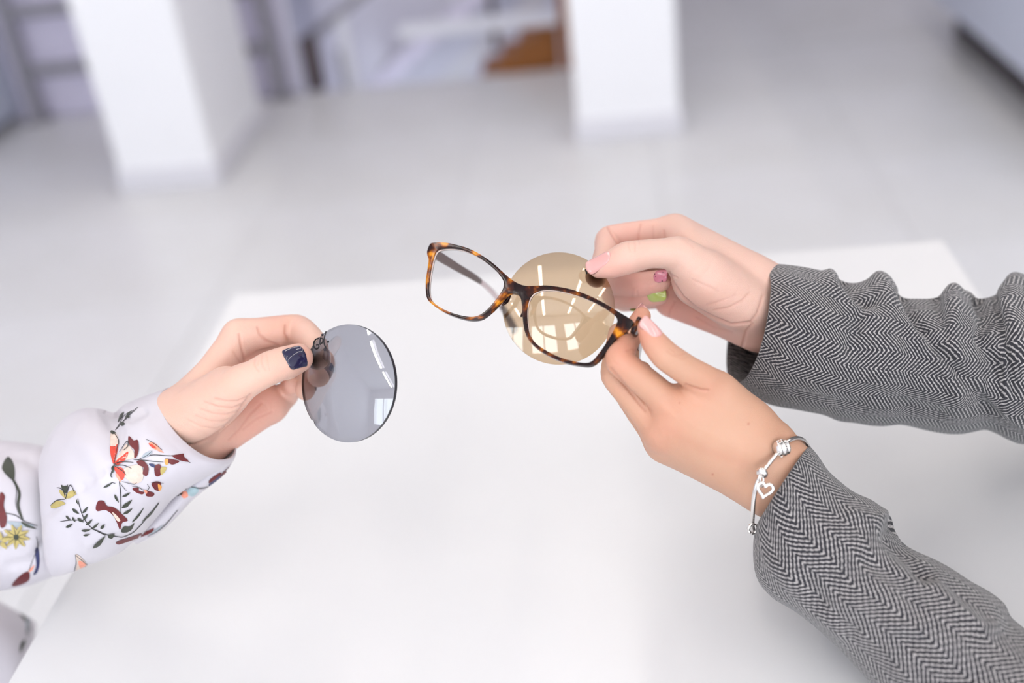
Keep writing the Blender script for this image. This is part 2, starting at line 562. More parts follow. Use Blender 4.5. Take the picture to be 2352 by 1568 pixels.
def field_at(grid, X):
    """trilinear distance of points X in a sampled field"""
    F, A = grid
    g = np.clip((X - F.lo) / F.h, 0, np.array(A.shape) - 1.001)
    i = g.astype(int); f = g - i
    out = 0
    for a in (0, 1):
        for b in (0, 1):
            for c in (0, 1):
                w = (f[:, 0] if a else 1 - f[:, 0]) * (f[:, 1] if b else 1 - f[:, 1]) * (f[:, 2] if c else 1 - f[:, 2])
                out = out + w * A[i[:, 0] + a, i[:, 1] + b, i[:, 2] + c]
    return out


def nail_mesh(spec, base, axis, up, length, width, tipround=0.75, thick=0.5, taper=0.06, lift=0.12, sq=2.2):
    """polished nail plate laid on the finger: grows from the cuticle along axis, up = outward normal (mm)"""
    axis = axis / np.linalg.norm(axis)
    up = up - axis * (up @ axis); up /= np.linalg.norm(up)
    side = np.cross(axis, up)
    # sample the finger surface under the nail and fit a smooth patch to it
    S, Qs = [], []
    for s in np.linspace(0.0, 0.72, 9):
        for q in np.linspace(-0.9, 0.9, 9):
            S.append(s); Qs.append(q)
    S = np.array(S); Qs = np.array(Qs)
    X = base + axis * (S * length)[:, None] + side * (Qs * width * 0.5)[:, None] + up * 4.5
    z = np.full(len(S), 4.5)
    for it in range(40):
        d = field_at(spec, X); st = np.clip(d, -1, 2) * 0.8
        X = X - up * st[:, None]; z = z - st
    ok = (np.abs(field_at(spec, X)) < 0.2) & (z > -6) & (z < 4.2)
    A = np.stack([np.ones_like(S), S, S * S, Qs, Qs * Qs, S * Qs, S * Qs * Qs], 1)
    co = np.linalg.lstsq(A[ok], z[ok], rcond=None)[0]
    co[2] = np.clip(co[2], -0.22 * length, 0.02 * length)
    nu, nv = 22, 15
    V = []
    for lay in (0, 1):
        for i in range(nu):
            s = i / (nu - 1)
            cut = (1 - (1 - min(1, s / 0.30)) ** sq) ** (1 / sq) if s > 0 else 0.0
            e = max(0, (s - tipround) / (1 - tipround))
            end = (1 - e ** 2.6) ** (1 / 2.6) if e < 1 else 0.0
            w = width * 0.5 * max(0.16, cut) * max(0.30, end) * (1 - taper * s)
            for j in range(nv):
                q = -1 + 2 * j / (nv - 1)
                x = w * q; qq = x / (width * 0.5); sc = min(s, 0.80); r = s - sc
                zz = np.array([1, sc, sc * sc, qq, qq * qq, sc * qq, sc * qq * qq]) @ co
                zz += r * (co[1] + 2 * co[2] * sc) * 0.6
                edge = max(abs(q) ** 8, (1 - s) ** 14, max(0, s) ** 30)
                zz += lift + (thick * (1 - 0.7 * edge) if lay == 0 else -0.9)
                V.append(base + axis * (length * s) + side * x + up * zz)
    Fc = []
    for lay in (0, 1):
        o = lay * nu * nv
        for i in range(nu - 1):
            for j in range(nv - 1):
                f = (o + i*nv + j, o + i*nv + j + 1, o + (i+1)*nv + j + 1, o + (i+1)*nv + j)
                Fc.append(f if lay == 0 else f[::-1])
    rim = [i*nv for i in range(nu)] + [(nu-1)*nv + j for j in range(1, nv)] + [i*nv + nv-1 for i in range(nu-2, -1, -1)] + [j for j in range(nv-2, 0, -1)]
    o = nu * nv
    for a, b in zip(rim, rim[1:] + rim[:1]):
        Fc.append((a, b, b + o, a + o))
    return np.array(V), Fc
# ---------------------------------------------------------------- the three hands (joints measured in the photograph)
V3 = lambda *a: np.array(a, float)


def grey_hand():
    """left hand of the person on the left, thumb in front, palm towards us"""
    zf = (V3(0, 0, 1), 0.82)
    palm = [
        (J(330, 1065, 676), J(405, 1000, 672), 24, 23.5, 8, (V3(0.1, 0.1, 1), 0.78)),   # forearm / wrist
        (J(405, 1000, 672), J(470, 935, 674), 24, 20, 12, (V3(0.1, 0.1, 1), 0.72)),
        (J(415, 950, 668), J(550, 773, 674), 10.0, 10.2, 10),                               # radial edge to the index knuckle
        (J(430, 960, 678), J(545, 812, 690), 11, 11, 10),
        (J(450, 985, 684), J(562, 860, 702), 12, 10.5, 10),
        (J(478, 1015, 680), J(618, 930, 702), 13.2, 11.6, 10),                             # ulnar edge
        (J(420, 965, 664), J(520, 895, 646), 17.5, 14.0, 8),                             # thenar body
    ]
    index = dict(pts=[(J(550, 773, 674), 10.0), (J(612, 760, 679), 8.7), (J(680, 756, 684), 9.2), (J(708, 772, 671), 8.0),
                      (J(727, 796, 661), 7.4), (J(733, 824, 653), 6.6)], k=5,
                 pads=[(J(640, 765, 676), J(585, 768, 674), 7.0, 8.0, 4)])
    middle = dict(pts=[(J(545, 812, 690), 10.2), (J(690, 800, 706), 8.8), (J(741, 830, 690), 7.7), (J(734, 864, 674), 6.6)], k=6)
    ring = dict(pts=[(J(562, 860, 704), 9.6), (J(684, 838, 717), 8.4), (J(708, 862, 699), 7.2), (J(702, 896, 680), 6.3)], k=6)
    pinky = dict(pts=[(J(618, 928, 704), 10.6), (J(655, 908, 712), 8.2), (J(668, 888, 702), 6.4), (J(673, 884, 692), 5.8)], k=6)
    thumb = dict(pts=[(J(432, 970, 660), 16.5), (J(498, 924, 645), 14.2), (J(552, 881, 634), 11.0), (J(585, 864, 630), 9.5), (J(620, 845, 629), 9.6),
                      (J(655, 832, 632), 9.2), (J(685, 820, 637), 7.9)], k=3.5, kk=4,
                 pads=[(J(660, 840, 636), J(690, 824, 640), 7.6, 7.0, 3)])
    D = (600, 660)
    lines = [
        # thumb knuckle wrinkles
        ([(585, 826), (584, 836), (588, 846), (594, 853)], 2.2, -0.35, D), ([(602, 817), (600, 830), (604, 843), (610, 850)], 2.2, -0.30, D),
        ([(612, 815), (615, 826), (616, 838), (619, 850)], 2.0, -0.25, D), ([(594, 828), (592, 838)], 2.0, -0.2, D),
        # thumb base fold fan over the thenar
        ([(494, 915), (520, 921), (545, 921), (568, 912)], 2.6, -0.45, D), ([(470, 922), (500, 934), (535, 937), (562, 926)], 2.6, -0.40, D),
        ([(462, 940), (490, 950), (520, 952), (548, 944)], 2.6, -0.32, D), ([(450, 955), (480, 966), (510, 968), (536, 960)], 2.6, -0.28, (600, 670)),
        ([(432, 964), (460, 980), (495, 984), (520, 977)], 2.6, -0.22, (600, 670)),
        # thenar crease
        ([(575, 907), (559, 930), (544, 953), (513, 985), (483, 1006), (447, 1022), (425, 1022)], 3.5, -0.8, (600, 690)),
        # palm creases and index root folds
        ([(592, 752), (597, 768), (610, 782), (640, 793)], 3.0, -0.8, (640, 690)), ([(656, 748), (655, 765), (662, 780)], 3.0, -0.6, (640, 700)),
        ([(549, 768), (553, 790), (558, 812), (563, 832)], 3.0, -0.8, (630, 690)), ([(536, 808), (545, 822), (553, 834)], 2.6, -0.4, (630, 690)),
        ([(560, 985), (590, 960), (625, 945)], 3.0, -0.3, (640, 700)),
        ([(526, 1010), (552, 985), (575, 950), (600, 925)], 3.0, -0.4, (640, 700)),
    ]
    blush = [(J(700, 820, 632), 11, .5), (J(640, 745, 676), 16, .35), (J(600, 920, 690), 26, .55), (J(560, 800, 680), 14, .35), (J(540, 1000, 678), 24, .35),
             (J(620, 845, 622), 11, .2), (J(520, 930, 632), 18, .15)]
    nails = [('thumb', J(654, 821, 622.5), J(704, 801, 630) - J(654, 822, 623), V3(-.22, -.46, -.86), 12.8, 11.0, dict(tipround=.86, sq=3.2)),
             ('index', J(751, 806, 656), J(733, 824, 653) - J(727, 796, 661), V3(.93, -.2, -.18), 11, 8.4, {}),
             ('middle', J(764, 840, 682), J(734, 864, 674) - J(741, 830, 690), V3(.9, .25, -.30), 11, 8.4, {}),
             ('ring', J(726, 872, 690), J(702, 896, 680) - J(708, 862, 699), V3(.86, .15, -.45), 10.5, 7.8, {})]
    return dict(palm=palm, fingers=[index, middle, ring, pinky, thumb], lines=lines, blush=blush), nails


def brown_hand():
    """right hand of the person on the right (far arm), thumb in front, palm towards us"""
    palm = [
        (J(1890, 745, 700), J(1790, 712, 690), 24, 24.0, 8, (V3(0, 0, 1), 0.76)),
        (J(1790, 710, 690), J(1715, 688, 688), 23.4, 21, 12, (V3(0, 0, 1), 0.74)),
        (J(1745, 655, 684), J(1548, 533, 692), 12.5, 10.2, 12),                              # radial edge
        (J(1740, 690, 690), J(1560, 565, 706), 12, 10.5, 10),
        (J(1735, 715, 694), J(1562, 612, 718), 12, 10.5, 10),
        (J(1735, 752, 690), J(1543, 688, 712), 13.5, 11.6, 10),                            # ulnar edge
        (J(1715, 700, 676), J(1610, 640, 660), 17.5, 17.5, 8),                           # thenar body
        (J(1715, 640, 680), J(1580, 562, 672), 11, 10, 12),
        (J(1730, 645, 682), J(1565, 546, 684), 11, 9.8, 12),
    ]
    index = dict(pts=[(J(1548, 533, 692), 9.8), (J(1470, 538, 693), 8.6), (J(1400, 549, 692), 8.3), (J(1394, 575, 680), 7.6), (J(1385, 604, 671), 7.3), (J(1369, 636, 664.5), 6.6)], k=5)
    middle = dict(pts=[(J(1560, 565, 706), 10), (J(1410, 628, 712), 8.6), (J(1415, 648, 698), 8.2), (J(1470, 653, 682), 7.7), (J(1516, 645, 674), 6.7)], k=5)
    ring = dict(pts=[(J(1562, 612, 718), 10), (J(1415, 668, 722), 8.2), (J(1418, 682, 706), 7.8), (J(1468, 681, 691), 7.2), (J(1512, 677, 682), 6.3)], k=5)
    pinky = dict(pts=[(J(1550, 672, 722), 9.4), (J(1440, 690, 730), 7.2), (J(1436, 692, 716), 6.6), (J(1460, 694, 706), 5.6)], k=5)
    thumb = dict(pts=[(J(1690, 690, 668), 17.0), (J(1620, 640, 656), 16.0), (J(1562, 588, 648), 11.4), (J(1530, 582, 644), 9.0), (J(1490, 583, 642), 8.5),
                      (J(1441, 592, 640), 9.5), (J(1405, 607, 643), 8.0), (J(1376, 613, 646), 6.5)], k=4, kk=4)
    D = (615, 668)
    lines = [
        ([(1445, 553), (1443, 563), (1447, 575)], 2.0, -0.25, D), ([(1455, 552), (1459, 562), (1459, 576)], 2.0, -0.25, D), ([(1466, 551), (1470, 560)], 2.0, -0.25, D),
        ([(1568, 545), (1580, 556), (1592, 566)], 5, -0.2, D),
        # thenar crease and wrist folds
        ([(1536, 626), (1540, 640), (1546, 650), (1568, 682), (1597, 707), (1635, 727), (1679, 745), (1722, 741)], 3.4, -0.9, (630, 715)),
        ([(1529, 627), (1545, 633), (1556, 638)], 2.4, -0.4, (620, 690)),
        ([(1590, 642), (1620, 655), (1650, 668)], 3, -0.18, (630, 690)), ([(1640, 712), (1675, 706), (1705, 690), (1722, 672)], 3, -0.3, (630, 690)),
        ([(1625, 700), (1660, 690), (1690, 676)], 3, -0.2, (630, 690)),
        ([(1722, 741), (1738, 722), (1746, 700), (1752, 680)], 3, -0.35, (640, 715)), ([(1704, 795), (1710, 775), (1714, 760), (1728, 745)], 3.0, -0.6, (640, 715)),
        ([(1600, 728), (1640, 752), (1680, 762)], 3.5, -0.3, (640, 715)),
        ([(1536, 730), (1540, 710), (1550, 690)], 3.0, -0.4, (640, 730)),
        # index folds
        ([(1396, 521), (1408, 541), (1423, 566)], 2.6, -0.9, (650, 700)), ([(1472, 515), (1468, 535), (1466, 552)], 2.6, -0.5, (650, 700)),
        ([(1500, 520), (1500, 548)], 2.6, -0.3, (650, 700)), ([(1524, 530), (1526, 548)], 2.6, -0.35, (650, 700)),
        # middle finger joint folds
        ([(1463, 668), (1466, 680)], 2.4, -0.3, (650, 700)), ([(1455, 662), (1453, 680)], 2.4, -0.25, (650, 700)),
    ]
    blush = [(J(1390, 625, 640), 12, .5), (J(1440, 530, 685), 22, .45), (J(1480, 650, 676), 20, .55), (J(1450, 690, 690), 22, .45), (J(1580, 735, 704), 26, .55),
             (J(1520, 720, 704), 20, .5), (J(1660, 760, 690), 25, .35), (J(1630, 690, 650), 20, .2), (J(1440, 620, 640), 10, .3)]
    nails = [('thumb', J(1404, 588, 637), J(1340, 604, 641) - J(1404, 588, 637), V3(.05, -.70, -.70), 16.4, 8.6, dict(tipround=.72)),
             ('middle', J(1500, 633, 669.0), J(1537, 632, 662) - J(1502, 638, 668), V3(.10, -.25, -.95), 9.6, 9.0, {}),
             ('ring', J(1488, 676, 681.0), J(1537, 669, 676) - J(1488, 674, 681), V3(.05, .25, -.95), 12.6, 8.6, dict(tipround=.70)),
             ('pinky', J(1449, 702, 703.0), J(1470, 700, 700) - J(1449, 703, 703), V3(.05, .80, -.55), 8, 7, {})]
    return dict(palm=palm, fingers=[index, middle, ring, pinky, thumb], lines=lines, blush=blush), nails


def frame_hand():
    """left hand of the person on the right (near arm), back of the hand towards us, pinching the temple"""
    n = V3(-.15, -.2, -.97)
    palm = [
        (J(1905, 1222, 630), J(1795, 1100, 634), 19, 20.5, 8, (n, 0.80)),
        (J(1795, 1100, 634), J(1715, 1040, 636), 20.5, 20, 12, (n, 0.78)),
        (J(1755, 1032, 632), J(1556, 944, 620), 11.5, 9.8, 14),
        (J(1760, 1065, 632), J(1525, 990, 627), 12, 10.4, 12),
        (J(1750, 1100, 636), J(1522, 1015, 640), 13.5, 10.4, 12),
        (J(1745, 1110, 645), J(1540, 1030, 655), 12, 10.0, 12),
        (J(1756, 1010, 634), J(1652, 902, 618), 11.5, 9.6, 14),
        (J(1700, 985, 628), J(1590, 925, 619), 13, 10, 16),
        (J(1700, 1030, 630), J(1545, 965, 621), 12, 9.5, 16),                           # thumb metacarpal
        (J(1690, 975, 640), J(1600, 930, 628), 14, 10, 12),                                # web / first interosseous
    ]
    index = dict(pts=[(J(1556, 944, 620), 10.0), (J(1525, 916, 615), 9.2), (J(1490, 884, 611), 8.5), (J(1423, 829, 606), 8.0), (J(1431, 803, 611), 7.4), (J(1437, 788, 614), 7.2), (J(1458, 755, 621), 6.2), (J(1474, 726, 625), 5.2)], k=5)
    middle = dict(pts=[(J(1522, 992, 628), 10.2), (J(1463, 925, 625), 8.2), (J(1410, 863, 624), 7.3), (J(1416, 810, 634), 7.0), (J(1421, 765, 638), 6.0)], k=5)
    ring = dict(pts=[(J(1528, 1018, 644), 10), (J(1440, 900, 648), 7.8), (J(1440, 840, 654), 7.0), (J(1445, 800, 654), 6)], k=5)
    pinky = dict(pts=[(J(1545, 1030, 660), 9), (J(1480, 930, 668), 7.2), (J(1470, 880, 668), 6.2), (J(1475, 850, 664), 5.4)], k=5)
    thumb = dict(pts=[(J(1726, 978, 630), 11.5), (J(1650, 896, 616), 9.8), (J(1618, 873, 609), 8.8), (J(1576, 849, 604), 8.3), (J(1530, 817, 599), 8.0),
                      (J(1502, 785, 597), 7.0), (J(1483, 752, 596), 4.6)], k=6)
    D = (570, 625)
    lines = [
        ([(1532, 806), (1545, 816), (1562, 815), (1572, 812)], 2.0, -0.3, D), ([(1538, 800), (1548, 806), (1552, 814), (1544, 816)], 1.8, -0.25, D), ([(1550, 818), (1568, 824), (1580, 820)], 2, -0.2, D),
        ([(1403, 846), (1425, 872), (1450, 903), (1482, 943)], 3.2, -0.5, (590, 640)),
        ([(1574, 884), (1590, 890), (1610, 896), (1625, 897)], 3.6, -0.9, (590, 640)),
        ([(1461, 806), (1452, 802), (1440, 806)], 2.2, -0.35, (590, 640)),
        ([(1420, 838), (1410, 830), (1404, 818)], 2.4, -0.15, (590, 640)),
        # knuckles and tendons
        ([(1528, 935), (1545, 950)], 14, 0.7, (580, 640)), ([(1492, 998), (1505, 1012)], 12, 0.5, (580, 640)),
        ([(1555, 955), (1640, 1000), (1720, 1040)], 11, 0.35, (580, 640)), ([(1530, 985), (1620, 1035), (1710, 1065)], 14, -0.22, (580, 640)),
    ]
    blush = [(J(1485, 755, 590), 12, .6), (J(1435, 785, 606), 14, .45), (J(1420, 825, 598), 12, .3), (J(1470, 725, 620), 12, .6), (J(1535, 940, 612), 12, .35),
             (J(1505, 1010, 620), 14, .35), (J(1440, 890, 610), 12, .15), (J(1620, 890, 606), 12, .3)]
    moles = [(1719, 973, 2.6, 632), (1637, 1089, 2.4, 640), (1561, 925, 1.8, 632)]
    nails = [('thumb', J(1511, 776, 593), J(1473, 732, 592.5) - J(1508, 776, 591.2), V3(.72, -.42, -.55), 13.6, 7.6, dict(tipround=.72)),
             ('index', J(1464, 730, 627.5), J(1484, 708, 630) - J(1462, 733, 629), V3(.05, -.30, .90), 9.5, 8.0, {})]
    return dict(palm=palm, fingers=[index, middle, ring, pinky, thumb], lines=lines, blush=blush, moles=moles), nails
# ---------------------------------------------------------------- the room
X0, X1, Y1 = -3.10, 4.40, 6.40
FLOOR_Y = 4.30                       # the floor stops here at the stairwell
floor = box('floor', X0, X1, WIN_Y, FLOOR_Y + 0.02, -0.16, -0.004, M_grout, origin=(0, 0, 0)); tag(floor, kind='structure')
tile = 0.60; gap = 0.004
tile_me = None
for ix in range(-6, 8):
    for iy in range(-6, 8):
        x0 = ix * tile + 0.13; y0 = iy * tile + 0.10
        a, b = max(x0, X0), min(x0 + tile, X1); c, d = max(y0, WIN_Y), min(y0 + tile, FLOOR_Y + 0.02)
        if b - a < 0.02 or d - c < 0.02: continue
        full = (b - a > tile - 1e-6 and d - c > tile - 1e-6)
        if full and tile_me is not None:
            o = bpy.data.objects.new('tile', tile_me); COL.objects.link(o); o.parent = floor; o.location = (x0, y0, 0)
        else:
            if full:
                bm = box_mesh(gap/2, tile - gap/2, gap/2, tile - gap/2, -0.012, 0, 0.0015, 1)
                o = bm_obj('tile', bm, M_floor, parent=floor); o.location = (x0, y0, 0); tile_me = o.data
            else:
                box('tile', a + gap/2, b - gap/2, c + gap/2, d - gap/2, -0.012, 0, M_floor, parent=floor, bevel=0.0015, seg=1)
ceiling = box('ceiling', X0, X1, WIN_Y - 0.25, Y1, CEIL_Z, CEIL_Z + 0.12, M_ceiling); tag(ceiling, kind='structure')
wall_left = box('wall_left', X0 - 0.15, X0, WIN_Y - 0.25, Y1, -1.2, CEIL_Z, M_wall); tag(wall_left, kind='structure')
wall_right = box('wall_right', X1, X1 + 0.15, WIN_Y - 0.25, Y1, -1.2, CEIL_Z, M_wall); tag(wall_right, kind='structure')
floor_landing = box('floor_landing', 0.05, X1, FLOOR_Y + 0.02, 5.60, -0.16, -0.004, M_grout, origin=(0, 0, 0)); tag(floor_landing, kind='structure')
for ix in range(0, 8):
    for iy in (7, 8, 9):
        a, b = max(ix * tile + 0.13, 0.05), min(ix * tile + tile + 0.13, X1); c, d = max(iy * tile + 0.10, FLOOR_Y + 0.02), min(iy * tile + tile + 0.10, 5.60)
        if b - a > 0.02 and d - c > 0.02: box('tile', a + gap/2, b - gap/2, c + gap/2, d - gap/2, -0.012, 0, M_floor, parent=floor_landing, bevel=0.0015, seg=1)
wall_back = box('wall_back', X0, X1, 5.60, 5.75, -1.2, CEIL_Z, M_panel_pale); tag(wall_back, kind='structure')
# the window wall behind the photographer: piers, sill and lintel in one wall
bm = bmesh.new()
def add_bm(dst, src):
    me = bpy.data.meshes.new('tmp'); src.to_mesh(me); src.free(); dst.from_mesh(me); bpy.data.meshes.remove(me)
xs = [X0] + [q for w in WINDOWS for q in w] + [X1]
for a, b in zip(xs[0::2], xs[1::2]): add_bm(bm, box_mesh(a, b, WIN_Y - 0.25, WIN_Y, 0, CEIL_Z))
for a, b in WINDOWS:
    add_bm(bm, box_mesh(a, b, WIN_Y - 0.25, WIN_Y, 0, WIN_Z[0])); add_bm(bm, box_mesh(a, b, WIN_Y - 0.25, WIN_Y, WIN_Z[1], CEIL_Z))
wall_front = bm_obj('wall_front', bm, M_wall); tag(wall_front, kind='structure')
for i, (a, b) in enumerate(WINDOWS):
    w = thing('window_%d' % (i + 1), None, None, ((a + b) / 2, WIN_Y - 0.05, WIN_Z[0])); tag(w, kind='structure')
    bm = bmesh.new()
    for x0, x1, z0, z1 in ((a, a + 0.06, *WIN_Z), (b - 0.06, b, *WIN_Z), (a, b, WIN_Z[0], WIN_Z[0] + 0.06), (a, b, WIN_Z[1] - 0.06, WIN_Z[1]), ((a + b)/2 - 0.035, (a + b)/2 + 0.035, *WIN_Z)):
        add_bm(bm, box_mesh(x0, x1, WIN_Y - 0.07, WIN_Y - 0.01, z0, z1))
    bm_obj('window_frame', bm, M_frame_white, parent=w)

# ceiling strip lamps, each with its own light; the leftmost is an added fill
strip_src = None
for (x, y) in STRIPS:
    t = thing('ceiling_strip_lamp', 'long white linear lamp on the ceiling', 'lamp', (x, y, CEIL_Z), 'linear ceiling lamps')
    if strip_src is None:
        h_ = box('housing', x - 0.05, x + 0.05, y - 0.62, y + 0.62, CEIL_Z - 0.05, CEIL_Z, M_frame_white, parent=t, bevel=0.004, seg=1)
        d_ = box('diffuser', x - 0.042, x + 0.042, y - 0.61, y + 0.61, CEIL_Z - 0.058, CEIL_Z - 0.048, M_lamp, parent=t)
        strip_src = (h_, d_)
    else:
        for s_ in strip_src:
            c_ = s_.copy(); COL.objects.link(c_); c_.parent = t

side = box('wall_stair_side', -0.02, 0.05, 4.02, 5.60, -1.2, CEIL_Z, M_panel_pale); tag(side, kind='structure')
# columns
for name, x0, x1, y0, y1 in (('column_left', -1.624, -1.300, 3.355, 3.95), ('column_right', -0.107, 0.221, 3.45, 3.98)):
    c = box(name, x0, x1, y0, y1, 0.0, CEIL_Z, M_column, bevel=0.006, seg=2); tag(c, kind='structure')
    box('skirting', x0 - 0.010, x1 + 0.010, y0 - 0.010, y1 + 0.010, 0.0, 0.075, M_skirt, parent=c, bevel=0.003, seg=1)

# lilac partition behind the left column, with its grey railing
part = box('wall_partition', -3.10, -1.28, 4.345, 4.42, -1.0, CEIL_Z, M_panel); tag(part, kind='structure')
rail = thing('grey_railing', 'grey metal railing with two flat bars before the lilac wall', 'railing', (-2.0, 4.27, 0))
for x in (-2.33, -1.30):
    box('post', x - 0.022, x + 0.022, 4.25, 4.29, 0.0, 1.0, M_rail_grey, parent=rail, bevel=0.003, seg=1)
    box('base_plate', x - 0.05, x + 0.05, 4.225, 4.315, 0.0, 0.012, M_rail_grey, parent=rail, bevel=0.002, seg=1)
for z0, z1 in ((0.182, 0.230), (0.415, 0.465), (0.66, 0.71), (0.96, 1.01)):
    box('bar', -2.308, -1.322, 4.262, 4.278, z0, z1, M_rail_grey, parent=rail, bevel=0.003, seg=1)
# thin pipes right of it
for x, l in ((-1.232, 'thin grey pipe standing between the railing and the newel post'),):
    p_ = bm_obj('wall_pipe', box_mesh(x - 0.014, x + 0.014, 4.27, 4.298, 0.0, 1.6, 0.010, 3), M_panel_pale, smooth=True); tag(p_, l, 'pipe')

# stairwell: light wall, stair with dark rail, wooden steps
well = box('wall_stairwell', -1.28, 0.0, 4.95, 5.03, -1.2, CEIL_Z, M_panel_pale); tag(well, kind='structure')
st = thing('stair_railing', 'dark wooden newel post with a sloping handrail at the stairwell', 'railing', (-1.17, 4.33, 0))
box('newel_post', -1.207, -1.140, 4.315, 4.375, 0.0, 0.215, M_rail_dark, parent=st, bevel=0.004, seg=1)
V_, F_ = sweep([(-1.19, 4.345, 0.195), (-0.94, 4.345, 0.345), (-0.40, 4.345, 0.665)], 0.020, 8)
mesh_obj('handrail', V_, F_, M_rail_grey, parent=st)
box('baluster', -1.045, -1.002, 4.33, 4.36, -0.05, 0.29, M_white_rail, parent=st, bevel=0.004, seg=1)
box('baluster', -1.078, -1.050, 4.37, 4.40, -0.05, 0.14, M_rail_grey, parent=st, bevel=0.004, seg=1)
for x in (-0.80, -0.60):
    box('baluster', x - 0.012, x + 0.012, 4.335, 4.36, 0.38 + (x + 0.9) * 0.55, 0.43 + (x + 0.9) * 0.6, M_white_rail, parent=st)
# sloping stringers of the flight behind
def slab(name, p, q, width, depth, mat, parent):
    p, q = np.array(p, float), np.array(q, float)
    d = (q - p) / np.linalg.norm(q - p); up = np.cross(np.array([0, 1.0, 0]), d); up = -up if up[2] < 0 else up
    V = []
    for y in (0, depth):
        for a, s in ((p, -1), (q, -1), (q, 1), (p, 1)):
            V.append(a + up * s * width / 2 + np.array([0, y, 0]))
    return mesh_obj(name, V, [(0,1,2,3), (7,6,5,4), (0,4,5,1), (1,5,6,2), (2,6,7,3), (3,7,4,0)], mat, parent, smooth=False)
fl = thing('stair_flight', 'pale stair flight rising to the right in the stairwell', 'stairs', (-0.7, 4.6, -0.2))
slab('stringer', (-1.00, 4.62, -0.10), (-0.20, 4.62, 0.46), 0.06, 0.04, M_panel, fl)
slab('stringer', (-0.78, 4.60, -0.16), (-0.10, 4.60, 0.33), 0.050, 0.04, M_white_rail, fl)
slab('stringer', (-0.60, 4.70, -0.20), (0.0, 4.70, 0.22), 0.05, 0.04, M_rail_grey, fl)
for k in range(7):
    x = -0.98 + k * 0.12; z = -0.06 + k * 0.084
    box('tread', x, x + 0.15, 4.66, 4.93, z, z + 0.025, M_white_rail, parent=fl)
hr = thing('white_guard_rail', 'white horizontal guard rail with a dark post across the stairwell', 'railing', (-0.45, 4.45, 0))
box('rail', -0.80, -0.172, 4.285, 4.31, 0.178, 0.235, M_white_rail, parent=hr, bevel=0.004, seg=1)
box('post', -0.437, -0.411, 4.312, 4.325, 0.10, 0.9, M_rail_dark, parent=hr, bevel=0.003, seg=1)
ws = thing('wooden_steps', 'brown wooden steps beside the white column', 'steps', (-0.3, 4.42, -0.06))
for k in range(4):
    x = -0.50 + k * 0.078
    box('step', x, -0.185, 4.335 + 0.004 * k, 4.58, -0.045 + k * 0.052, 0.005 + k * 0.052, M_wood, parent=ws, bevel=0.004, seg=1)
wp = box('wooden_post', -0.168, -0.132, 4.29, 4.33, 0.0, 1.9, M_wood, bevel=0.004, seg=1); tag(wp, 'slim brown wooden post rising beside the white column', 'post')

# cabinets at both sides
def cabinet(name, label, x0, x1, y0, y1, face, zb=0.14):
    c = thing(name, label, 'cabinet', ((x0 + x1) / 2, (y0 + y1) / 2, 0))
    box('body', x0, x1, y0, y1, zb, 0.95, M_cabinet, parent=c, bevel=0.003, seg=1)
    k = 0.05
    box('kick', x0 + 0.07, x1 - 0.07, y0 + 0.03, y1 - 0.03, 0.0, zb, M_kick, parent=c)
    n_ = 2; dy = (y1 - y0) / n_
    for i in range(n_):
        xa = (x1, x1 + 0.018) if face > 0 else (x0 - 0.018, x0)
        dr = box('door', xa[0], xa[1], y0 + i * dy + 0.003, y0 + (i + 1) * dy - 0.003, zb + 0.005, 0.945, M_cabinet, parent=c, bevel=0.002, seg=1)
        xb = (x1 + 0.018, x1 + 0.036) if face > 0 else (x0 - 0.036, x0 - 0.018)
        box('handle', xb[0], xb[1], y0 + (i + 0.5) * dy - 0.06, y0 + (i + 0.5) * dy + 0.06, 0.80, 0.812, M_steel, parent=dr)
    box('top', x0 - 0.01, x1 + 0.01, y0 - 0.01, y1 + 0.01, 0.95, 0.975, M_table, parent=c, bevel=0.003, seg=1)
cabinet('storage_cabinet', 'pale blue lacquered cabinet by the grey railing at the left edge', -2.98, -2.44, 3.00, 4.325, 1, 0.035)
cabinet('storage_cabinet', 'pale blue lacquered cabinet in the far right corner', 1.24, 1.80, 2.72, 4.28, -1)

# ---------------------------------------------------------------- the table
TX0, TX1, TY0, TY1 = -0.407, 0.318, 0.22, 1.012
table = thing('table', 'white rectangular table under the three hands', 'table', ((TX0 + TX1) / 2, (TY0 + TY1) / 2, 0))
box('tabletop', TX0, TX1, TY0, TY1, TABLE_Z - 0.024, TABLE_Z, M_table, parent=table, bevel=0.0015, seg=2)
box('edge_band', TX0 - 0.0006, TX1 + 0.0006, TY0 - 0.0006, TY1 + 0.0006, TABLE_Z - 0.022, TABLE_Z - 0.003, M_table_edge, parent=table)
for x in (TX0 + 0.03, TX1 - 0.07):
    for y in (TY0 + 0.03, TY1 - 0.07):
        box('leg', x, x + 0.04, y, y + 0.04, 0.0, TABLE_Z - 0.024, M_table, parent=table, bevel=0.002, seg=1)
box('apron', TX0 + 0.05, TX1 - 0.05, TY1 - 0.062, TY1 - 0.044, TABLE_Z - 0.09, TABLE_Z - 0.024, M_table, parent=table)
